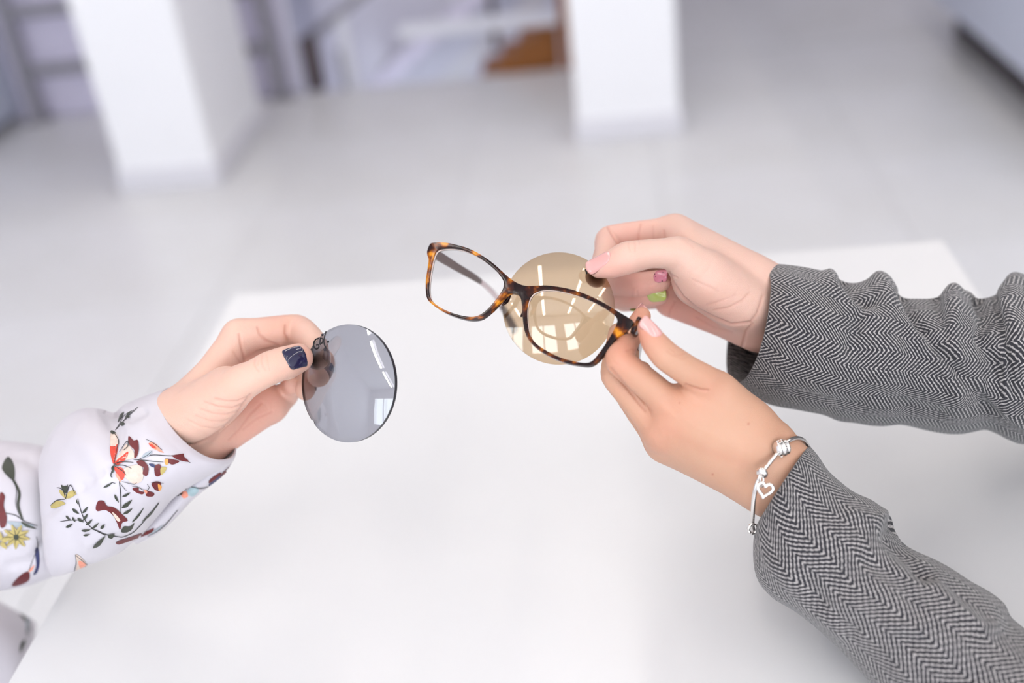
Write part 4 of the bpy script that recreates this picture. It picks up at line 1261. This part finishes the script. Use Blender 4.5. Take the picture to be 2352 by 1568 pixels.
# ---------------------------------------------------------------- the rest of both people, just outside the picture
def body_mesh(cones, h=7.0):
    pts = [c[0] for c in cones] + [c[1] for c in cones]; r = max(max(c[2], c[3]) for c in cones)
    F = Field(np.min(pts, 0) - r - 20, np.max(pts, 0) + r + 20, h); A = F.blank(); A[:] = 200
    for c in cones: F.cone(A, c[0], c[1], c[2], c[3], c[4] if len(c) > 4 else 40.0, c[5] if len(c) > 5 else None)
    P, Q = F.mesh(A); P = relax(P, Q, 4) / 1000.0
    on = (P[:, 0] > -0.41) & (P[:, 0] < 0.322) & (P[:, 1] > 0.2) & (P[:, 1] < 1.02) & (P[:, 2] > 0.70)
    P[on, 2] = np.maximum(P[on, 2], TABLE_Z + 0.001)
    return P, Q


def torso(px, face, shoulders, elbows, wrists, y):
    """seated torso: px = x of the spine (mm), face = +1/-1 direction looked at along x"""
    ax = V3(1, 0, 0)
    c = [(V3(px, y, 520), V3(px + face * 10, y, 760), 165, 140, 60, (ax, 0.72)), (V3(px + face * 10, y, 760), V3(px + face * 20, y, 980), 140, 150, 60, (ax, 0.66)),
         (V3(px + face * 15, y - 130, 1055), V3(px + face * 15, y + 130, 1055), 68, 68, 60)]
    for s, e, w in zip(shoulders, elbows, wrists):
        c += [(s, e, 62, 52, 40), (e, w, 50, 46, 20)]
    c += [(V3(px, y - 80, 470), V3(px + face * 330, y - 90, 470), 95, 80, 50), (V3(px, y + 80, 470), V3(px + face * 330, y + 90, 470), 95, 80, 50)]
    return c


def cam_mm(u, v, d): return W(J(u, v, d)) * 1000.0


wb = [cam_mm(2610, 820, 700), cam_mm(2480, 1740, 572)]
cones = torso(900, -1, [V3(870, 690, 1050), V3(870, 330, 1050)], [V3(610, 740, 815), V3(550, 290, 805)], wb, 510)
P, Q = body_mesh(cones)
cb = mesh_obj('coat_body', P, Q, M_tweed, person_b)
uvl = cb.data.uv_layers.new(name='UVMap'); vi = np.empty(len(cb.data.loops), np.int32); cb.data.loops.foreach_get('vertex_index', vi)
an = np.arctan2(P[:, 1] - 0.51, P[:, 0] - 0.90)
uvl.data.foreach_set('uv', np.stack([P[vi, 2] * 1000, P[vi, 1] * 1000], 1).astype(np.float32).ravel())
wa = [cam_mm(-440, 1110, 800), V3(-560, 470, 640)]
cones = torso(-860, 1, [V3(-845, 720, 1040), V3(-845, 400, 1040)], [V3(-650, 760, 800), V3(-700, 330, 760)], wa, 560)
P, Q = body_mesh(cones)
mesh_obj('blouse_torso', P, Q, M_blouse, person_a)


def head(px, y, face, skin, hair_mat, parent):
    ax = V3(1, 0, 0)
    c = [(V3(px, y, 1080), V3(px + face * 15, y, 1190), 52, 50, 20), (V3(px + face * 10, y, 1270), V3(px + face * 8, y, 1310), 82, 86, 20, (V3(0, 1, 0), 0.86)), (V3(px + face * 40, y, 1215), V3(px + face * 30, y, 1260), 48, 60, 20),
         (V3(px + face * 90, y, 1255), V3(px + face * 82, y, 1285), 10, 7, 8), (V3(px + face * 78, y - 16, 1222), V3(px + face * 78, y + 16, 1222), 8, 8, 5),
         (V3(px, y - 74, 1262), V3(px - face * 6, y - 76, 1285), 9, 11, 5), (V3(px, y + 74, 1262), V3(px - face * 6, y + 76, 1285), 9, 11, 5)]
    P, Q = body_mesh(c, 4.0)
    hd = mesh_obj('head', P, Q, skin, parent)
    for s in (-1, 1):
        P, Q = body_mesh([(V3(px + face * 76, y + s * 31, 1288), V3(px + face * 77, y + s * 31, 1288), 10.5, 10.5, 3)], 2.5)
        mesh_obj('eye', P, Q, soft('eye_white', (230, 226, 222), 0.2), hd)
    c = [(V3(px - face * 14, y, 1310), V3(px - face * 20, y, 1325), 94, 92, 20, (V3(0, 1, 0), 0.92)), (V3(px - face * 50, y - 40, 1280), V3(px - face * 55, y - 70, 1090), 52, 44, 30), (V3(px - face * 50, y + 40, 1280), V3(px - face * 55, y + 70, 1090), 52, 44, 30)]
    P, Q = body_mesh(c, 5.0)
    mesh_obj('hair', P, Q, hair_mat, hd)


M_hair = soft('dark_hair', (58, 40, 32), 0.5, 0.3, 60)
head(-850, 560, 1, M_skin_a, M_hair, person_a)
head(890, 510, -1, M_skin_b, M_hair, person_b)
# ---------------------------------------------------------------- loose lenses
def lens_disc(name, label, cu, cv, d, normal, radius, mat, edge_mat, thick=2.2, curve=92.0, notches=()):
    """meniscus lens blank: centre pixel, depth, normal towards us (sculpting frame), radius mm"""
    n = np.asarray(normal, float); n /= np.linalg.norm(n)
    c = J(cu, cv, d)
    a = np.cross(n, V3(0, 1, 0)); a /= np.linalg.norm(a); b = np.cross(n, a)
    nr, na = 60, 260
    prof = lambda r: math.sqrt(curve ** 2 - r * r) - math.sqrt(curve ** 2 - radius ** 2)
    V = []; 
    for lay in (0, 1):
        for i in range(nr + 1):
            for k in range(na):
                q = 2 * math.pi * k / na
                R_ = radius
                for qn, dep, wid in notches:
                    dq = (q - qn + math.pi) % (2 * math.pi) - math.pi
                    R_ -= dep * math.exp(-(dq / wid) ** 4)
                r = R_ * (i / nr)
                h = prof(r) - (thick if lay else 0.0)
                V.append(c + (a * math.cos(q) + b * math.sin(q)) * r + n * h)
    Fc = []
    for lay in (0, 1):
        o = lay * (nr + 1) * na
        for i in range(nr):
            for k in range(na):
                l = (k + 1) % na
                f = (o + i*na + k, o + i*na + l, o + (i+1)*na + l, o + (i+1)*na + k)
                Fc.append(f if lay == 0 else f[::-1])
    o2 = (nr + 1) * na
    rim0 = len(Fc)
    for k in range(na):
        l = (k + 1) % na
        Fc.append((nr*na + k, nr*na + l, o2 + nr*na + l, o2 + nr*na + k))
    V = np.array(V)
    wv = W(V)
    o = mesh_obj(name, wv, Fc, mat, origin=W(c))
    bm = bmesh.new(); bm.from_mesh(o.data)
    bmesh.ops.remove_doubles(bm, verts=bm.verts, dist=1e-7)
    bmesh.ops.recalc_face_normals(bm, faces=bm.faces)
    o.data.materials.append(edge_mat)
    bm.faces.ensure_lookup_table()
    nw = Vector(ROT @ n)
    for f in bm.faces:
        if abs(f.normal.dot(nw)) < 0.35: f.material_index = 1
        f.smooth = True
    for e in bm.edges:
        if len(e.link_faces) == 2 and e.link_faces[0].material_index != e.link_faces[1].material_index: e.smooth = False
    bm.to_mesh(o.data); bm.free()
    tag(o, label, 'lens')
    return o, (c, n, a, b, prof)


def on_lens(frame, u, v, lift=0.02):
    """point of the lens front under a photo pixel"""
    c, n, a, b, prof = frame
    ray = J(u, v, 1.0)
    t = (c @ n) / (ray @ n)
    for it in range(8):
        p = ray * t; q = p - c; h = q @ n
        r = np.linalg.norm(q - n * h); t += (prof(min(r, 33.9)) + lift - h) / (ray @ n)
    return ray * t


def lens_marks(name, o, frame, strokes, w):
    V, F_ = [], []
    for pts in strokes:
        if len(pts) == 1:
            (x, y) = pts[0]; pts = [(x - 1.0, y), (x + 1.0, y + 0.3)]; ww = w * 1.7
        else: ww = w
        P = np.array([on_lens(frame, x, y) for x, y in (spline(pts, len(pts) * 5) if len(pts) > 2 else pts)])
        v, f = sweep(W(P), ww * 0.5e-3, 6); k = len(V)
        V += v.tolist(); F_ += [[i + k for i in q] for q in f]
    return mesh_obj(name, V, F_, M_marker, o)


ang = math.radians(30)
_n = V3(-math.sin(ang), -0.03, -math.cos(ang)); _n /= np.linalg.norm(_n); _a = np.cross(_n, V3(0, 1, 0)); _a /= np.linalg.norm(_a); _b = np.cross(_n, _a)
_r = J(712, 977, 1.0); _p = _r * ((J(797, 880, 634) @ _n) / (_r @ _n)) - J(797, 880, 634)
QN = math.atan2(_p @ _b, _p @ _a)                     # small chip at the lower left of the rim
lens_a, fr_a = lens_disc('grey_lens', 'round grey tinted lens held at the left of the picture', 797, 880, 634, (-math.sin(ang), -0.03, -math.cos(ang)), 33.9, M_lens_grey, M_lens_edge, 2.4,
                         notches=[(QN, 1.0, 0.036)])
k1 = lambda x, y: (340 + x * 600 / 2352, 690 + y * 600 / 2352)
marks = [[(1538, 338), (1508, 352), (1492, 385), (1496, 420), (1518, 436), (1538, 420), (1534, 398), (1518, 400)], [(1552, 338), (1548, 395)], [(1552, 338), (1574, 345), (1572, 375), (1548, 396)],
         [(1604, 278), (1592, 320), (1584, 365), (1590, 400), (1602, 424)], [(1572, 308)], [(1622, 370)]]
lens_marks('marker_writing', lens_a, fr_a, [[k1(*p) for p in s] for s in marks], 0.9)['label'] = 'black marker writing GD'
lens_b, fr_b = lens_disc('brown_lens', 'round brown tinted lens held behind the glasses', 1284, 708, 654, (0.02, -0.03, -1.0), 33.4, M_lens_brown, M_lens_edge_b, 2.2)
lens_marks('marker_dot', lens_b, fr_b, [[(1346, 622), (1347.5, 626), (1347, 629)], [(1345, 620)]], 1.0)

# ---------------------------------------------------------------- the glasses
TDIR = V3(47, 43, 124); TDIR /= np.linalg.norm(TDIR)          # temples run this way, square to the front
FC = J(1222, 690, 632)
KG = 550 / 2352
gp = lambda x, y: (950 + x * KG, 530 + y * KG)
HX = J(*gp(2150, 930), 602) - J(*gp(140, 200), 662); HX -= TDIR * (HX @ TDIR); HX /= np.linalg.norm(HX)   # across the face
VX = np.cross(TDIR, HX)                                                                                    # down the face


def front(px, py):
    """photo close-up pixel -> coordinates (mm) in the plane of the glasses front"""
    r = J(*gp(px, py), 1.0); p = r * ((FC @ TDIR) / (r @ TDIR)) - FC
    return (p @ HX, p @ VX)


def lift_front(x, y, z):
    """plane coordinates -> sculpting frame; z towards us; slight face-form curve"""
    return FC + HX * x + VX * y - TDIR * (z - 2.2 * (x / 66.0) ** 2 * 1.3)


outer = [(165, 113), (240, 111), (330, 119), (450, 149), (560, 185), (680, 250), (800, 335), (900, 428), (980, 500), (1060, 546), (1130, 563), (1200, 560), (1310, 554), (1450, 569), (1600, 600), (1750, 655), (1900, 730),
         (2050, 822), (2140, 874), (2170, 900), (2112, 994), (2060, 1002), (1990, 1062), (1930, 1150), (1850, 1250), (1790, 1310), (1730, 1337), (1650, 1333), (1500, 1310), (1350, 1250), (1230, 1180), (1150, 1100), (1105, 1000),
         (1088, 850), (1082, 710), (1064, 662), (1030, 635), (980, 622), (930, 640), (880, 700), (800, 790), (700, 870), (640, 888), (540, 888), (420, 855), (300, 805), (190, 730), (140, 680), (122, 610), (120, 480), (140, 360), (150, 272), (122, 218), (142, 150)]
hole_l = [(215, 205), (250, 180), (320, 174), (400, 176), (500, 196), (620, 250), (740, 330), (840, 420), (898, 500), (908, 540), (895, 600), (800, 730), (720, 812), (640, 858), (560, 862), (430, 833), (300, 780), (200, 712), (160, 655), (150, 580), (154, 480), (170, 370), (190, 270)]
hole_r = [(1160, 668), (1190, 630), (1250, 603), (1330, 591), (1450, 604), (1600, 640), (1750, 695), (1880, 762), (1980, 832), (2010, 875), (2005, 920), (1960, 1010), (1900, 1110), (1830, 1210), (1765, 1290), (1710, 1310), (1600, 1298), (1450, 1258), (1330, 1200), (1220, 1128), (1155, 1045), (1132, 930), (1128, 800), (1140, 720)]


def chaikin(P, n=2):
    P = np.asarray(P, float)
    for i in range(n):
        Q = np.roll(P, -1, 0); P = np.stack([0.75 * P + 0.25 * Q, 0.25 * P + 0.75 * Q], 1).reshape(-1, 2)
    return P


glasses = thing('glasses', 'tortoiseshell eyeglasses without lenses, held by one temple', 'glasses', tuple(W(FC)))
bm = bmesh.new()
loops = []
for pts, n_ in ((outer, 2), (hole_l, 2), (hole_r, 2)):
    P = chaikin([front(*p) for p in pts], n_)
    vs = [bm.verts.new((x, y, 0)) for x, y in P]
    for i in range(len(vs)): bm.edges.new((vs[i - 1], vs[i]))
bmesh.ops.triangle_fill(bm, use_beauty=True, edges=list(bm.edges))
ret = bmesh.ops.extrude_face_region(bm, geom=list(bm.faces))
TH = 3.6
for v in [g for g in ret['geom'] if isinstance(g, bmesh.types.BMVert)]: v.co.z += TH
bmesh.ops.recalc_face_normals(bm, faces=bm.faces)
rims = [e for e in bm.edges if len(e.link_faces) == 2 and e.calc_face_angle() > 1.2]
bmesh.ops.bevel(bm, geom=rims, offset=0.75, segments=3, affect='EDGES', profile=0.55, clamp_overlap=True)
bm.verts.index_update()
V = np.array([lift_front(*v.co) for v in bm.verts]); F_ = [[v.index for v in f.verts] for f in bm.faces]
fn_ = [f.normal.copy() for f in bm.faces]; bm.free()
frame_o = mesh_obj('frame_front', W(V), F_, M_tortoise, glasses)
bmx = bmesh.new(); bmx.from_mesh(frame_o.data); bmesh.ops.recalc_face_normals(bmx, faces=bmx.faces); bmx.to_mesh(frame_o.data); bmx.free()
# pale groove inside each rim
for pts in (hole_l, hole_r):
    P = chaikin([front(*p) for p in pts], 2)
    cen = P.mean(0); L_ = []
    for z in (0.9, 2.4):
        L_.append([lift_front(*(p - (p - cen) / np.linalg.norm(p - cen) * 0.10), z) for p in P])
    n_ = len(P); V = np.array(L_[0] + L_[1])
    mesh_obj('rim_groove', W(V), [(i, (i + 1) % n_, n_ + (i + 1) % n_, n_ + i) for i in range(n_)], M_rim_inner, glasses)
# nose pads moulded behind the bridge
for px, py, s in ((905, 650, -1), (1080, 760, 1)):
    x, y = front(px, py)
    pts = [lift_front(x + s * 0.2, y + k * 1.6, -1.0 - 2.4 * math.sin(math.pi * (k + 3) / 6)) for k in range(-3, 4)]
    v, f = sweep(W(np.array(pts)), 1.5e-3 * np.sin(np.linspace(0.4, math.pi - 0.4, 7)), 10)
    mesh_obj('nose_pad', v, f, M_tortoise, glasses)


def ribbon(path, heights, thick, up):
    """flat bar with rounded edges along a path (mm)"""
    P = np.asarray(path, float); n_ = len(P); V = []; T = np.gradient(P, axis=0)
    prof = [(-.5, -.32), (-.38, -.5), (.38, -.5), (.5, -.32), (.5, .32), (.38, .5), (-.38, .5), (-.5, .32)]
    for i in range(n_):
        t = T[i] / np.linalg.norm(T[i]); u = up - t * (up @ t); u /= np.linalg.norm(u); s = np.cross(t, u)
        for a_, b_ in prof: V.append(P[i] + s * a_ * thick[i] + u * b_ * heights[i])
    m_ = len(prof)
    Fc = [(i*m_ + k, i*m_ + (k + 1) % m_, (i + 1)*m_ + (k + 1) % m_, (i + 1)*m_ + k) for i in range(n_ - 1) for k in range(m_)]
    Fc += [tuple(range(m_))[::-1], tuple((n_ - 1)*m_ + k for k in range(m_))]
    return np.array(V), Fc


# left temple: open, running away from us
path = spline([J(999, 582, 667), J(1006, 587, 671), J(1045, 611, 690), J(1095, 641, 716), J(1128, 668, 742), J(1150, 697, 764), J(1168, 728, 780), J(1184, 760, 790)], 60)
ht = np.interp(np.linspace(0, 1, 60), [0, .1, .4, .46, .7, 1], [6.0, 5.8, 4.2, 3.2, 3.0, 5.0]); th = np.interp(np.linspace(0, 1, 60), [0, .4, .5, .8, 1], [3.0, 2.2, 2.0, 2.6, 3.4])
tl = thing_part = None
k = 27
v, f = ribbon(path[:k + 1], ht[:k + 1], th[:k + 1], VX); temple = mesh_obj('temple', W(v), f, M_temple, glasses); temple['label'] = 'open grey brown temple with small print'
v, f = ribbon(path[k:44], ht[k:44], th[k:44], VX); mesh_obj('temple_wire', W(v), f, M_temple_pale, temple)
v, f = ribbon(path[43:], ht[43:] + 0.6, th[43:] + 0.5, VX); mesh_obj('temple_tip', W(v), f, M_temple_tip, temple)
# rows of tiny pale print on the inside of the temple
V, F_ = [], []
tdir = path[6] - path[2]; tdir /= np.linalg.norm(tdir)
sidev = np.cross(tdir, VX); sidev = sidev if sidev[2] < 0 else -sidev
for s0, glyphs in ((6.0, 4), (15.5, 2), (21.5, 1)):
    for g in range(glyphs):
        for bar in range(3):
            c0 = path[2] + tdir * (s0 + g * 2.0) + sidev * 1.62 + VX * (-0.2)
            e = [(0, -1, 0, 1), (0, -1, 1.1, -1), (0, 0.9, 1.1, 0.9)][bar]
            a_ = c0 + tdir * e[0] + VX * e[1]; b_ = c0 + tdir * e[2] + VX * e[3]
            vv, ff = sweep(W(np.array([a_, (a_ + b_) / 2, b_])), 0.17e-3, 5); o0 = len(V); V += vv.tolist(); F_ += [[i + o0 for i in q] for q in ff]
mesh_obj('temple_print', V, F_, M_print_pale, temple)
# right temple: in the pinching fingers
R0 = J(1462, 748, 602)
path = spline([R0 - TDIR * 1, J(1469, 770, 626), J(1468, 798, 660), J(1463, 828, 692), J(1462, 856, 714), J(1466, 892, 728)], 50)
v, f = ribbon(path, np.interp(np.linspace(0, 1, 50), [0, .35, 1], [10.0, 7.5, 5.0]), np.full(50, 2.6), VX)
tr = mesh_obj('temple', W(v), f, M_tortoise, glasses)
a_, b_ = front(2150, 905), front(2118, 990)
v, f = ribbon([lift_front(*front(2150, 890), 1.2) , lift_front(*front(2133, 945), 1.2), lift_front(*front(2112, 1000), 1.2)], [3.2] * 3, [1.6] * 3, -TDIR)
mesh_obj('hinge', W(v), f, soft('hinge_metal', (206, 160, 132), 0.3, Metallic=0.5), tr)

# ---------------------------------------------------------------- the bracelet
br = thing('bracelet', 'silver bangle with a bead clasp and an open heart charm', 'bracelet', tuple(W(J(1790, 1110, 640))))
loop = spline([J(1794, 1029, 613), J(1812, 1012, 617), J(1834, 1006, 626), J(1852, 1018, 638), J(1860, 1045, 652), J(1850, 1095, 664), J(1810, 1160, 668), J(1765, 1205, 656), J(1735, 1222, 638), J(1728, 1205, 622), J(1729, 1180, 613), J(1731, 1150, 608), J(1736, 1118, 605), J(1744, 1096, 604), J(1751, 1083, 604.5)], 120)
v, f = sweep(W(loop), 1.25e-3, 12); mesh_obj('bangle', v, f, M_silver, br)
seg = np.linspace(J(1751, 1083, 604.5), J(1794, 1029, 613), 60)
v, f = sweep(W(seg), 1.15e-3 * (1 + 0.18 * np.sin(np.arange(60) * 1.9)), 12); mesh_obj('twisted_bar', v, f, M_silver, br)


def bead(name, c, axis, r, h, grooves, parent, mat):
    axis = axis / np.linalg.norm(axis); t = np.linspace(-1, 1, 25)
    P = c + axis * (t * h)[:, None]
    rr = r * np.sqrt(np.clip(1 - (np.abs(t) ** 3) * 0.62, 0.05, 1)) * (1 + 0.07 * np.cos(t * math.pi * grooves))
    v, f = sweep(W(P), rr * 1e-3, 22); return mesh_obj(name, v, f, mat, parent)


ax_ = J(1794, 1029, 613) - J(1751, 1083, 604.5)
cl = bead('bead_clasp', J(1795, 1029, 612), V3(1, -.25, .3), 4.6, 4.4, 3, br, M_silver)
for q in range(8):
    a = q * math.pi / 4; ax = V3(1, -.25, .3); ax /= np.linalg.norm(ax); e1 = np.cross(ax, V3(0, 0, 1)); e1 /= np.linalg.norm(e1); e2 = np.cross(ax, e1)
    c_ = J(1795, 1029, 612) + (e1 * math.cos(a) + e2 * math.sin(a)) * 4.5
    v, f = sweep(W(np.linspace(c_ - ax * 2.2, c_ + ax * 2.2, 7)), 0.45e-3 * np.sin(np.linspace(.3, math.pi - .3, 7)), 8); mesh_obj('bead_ridge', v, f, M_silver_dark if q % 2 else M_silver, cl)
bead('ring_bead', J(1750, 1085, 604.2), ax_, 3.3, 2.2, 1, br, M_silver)
th_ = np.linspace(0, 2 * math.pi, 64, endpoint=False)
hx = 16 * np.sin(th_) ** 3; hy = 13 * np.cos(th_) - 5 * np.cos(2 * th_) - 2 * np.cos(3 * th_) - np.cos(4 * th_)
hc = J(1757, 1124, 598)
tilt = math.radians(-12)
hp = hc + (np.outer((hx * math.cos(tilt) - hy * math.sin(tilt)), V3(1, 0, .10)) - np.outer((hy * math.cos(tilt) + hx * math.sin(tilt)), V3(0, 1, .05))) * 0.27
v, f = sweep(W(hp), 0.95e-3, 10, closed=True); ch = mesh_obj('heart_charm', v, f, M_silver, br)
tq = np.linspace(0, 2 * math.pi, 24, endpoint=False)
rg = J(1750, 1104, 600) + np.outer(np.cos(tq), V3(.5, 0, .5)) * 2.2 + np.outer(np.sin(tq), V3(0, 1, 0)) * 3.2
v, f = sweep(W(rg), 0.5e-3, 8, closed=True); mesh_obj('charm_ring', v, f, M_silver, ch)
rg = J(1729, 1214, 620) + np.outer(np.cos(tq), V3(.95, .1, .3)) * 2.6 + np.outer(np.sin(tq), V3(-.1, 1, .1)) * 2.6
v, f = sweep(W(rg), 0.8e-3 * (1 + 0.35 * np.cos(tq * 8)), 8, closed=True); mesh_obj('end_loop', v, f, M_silver, br)
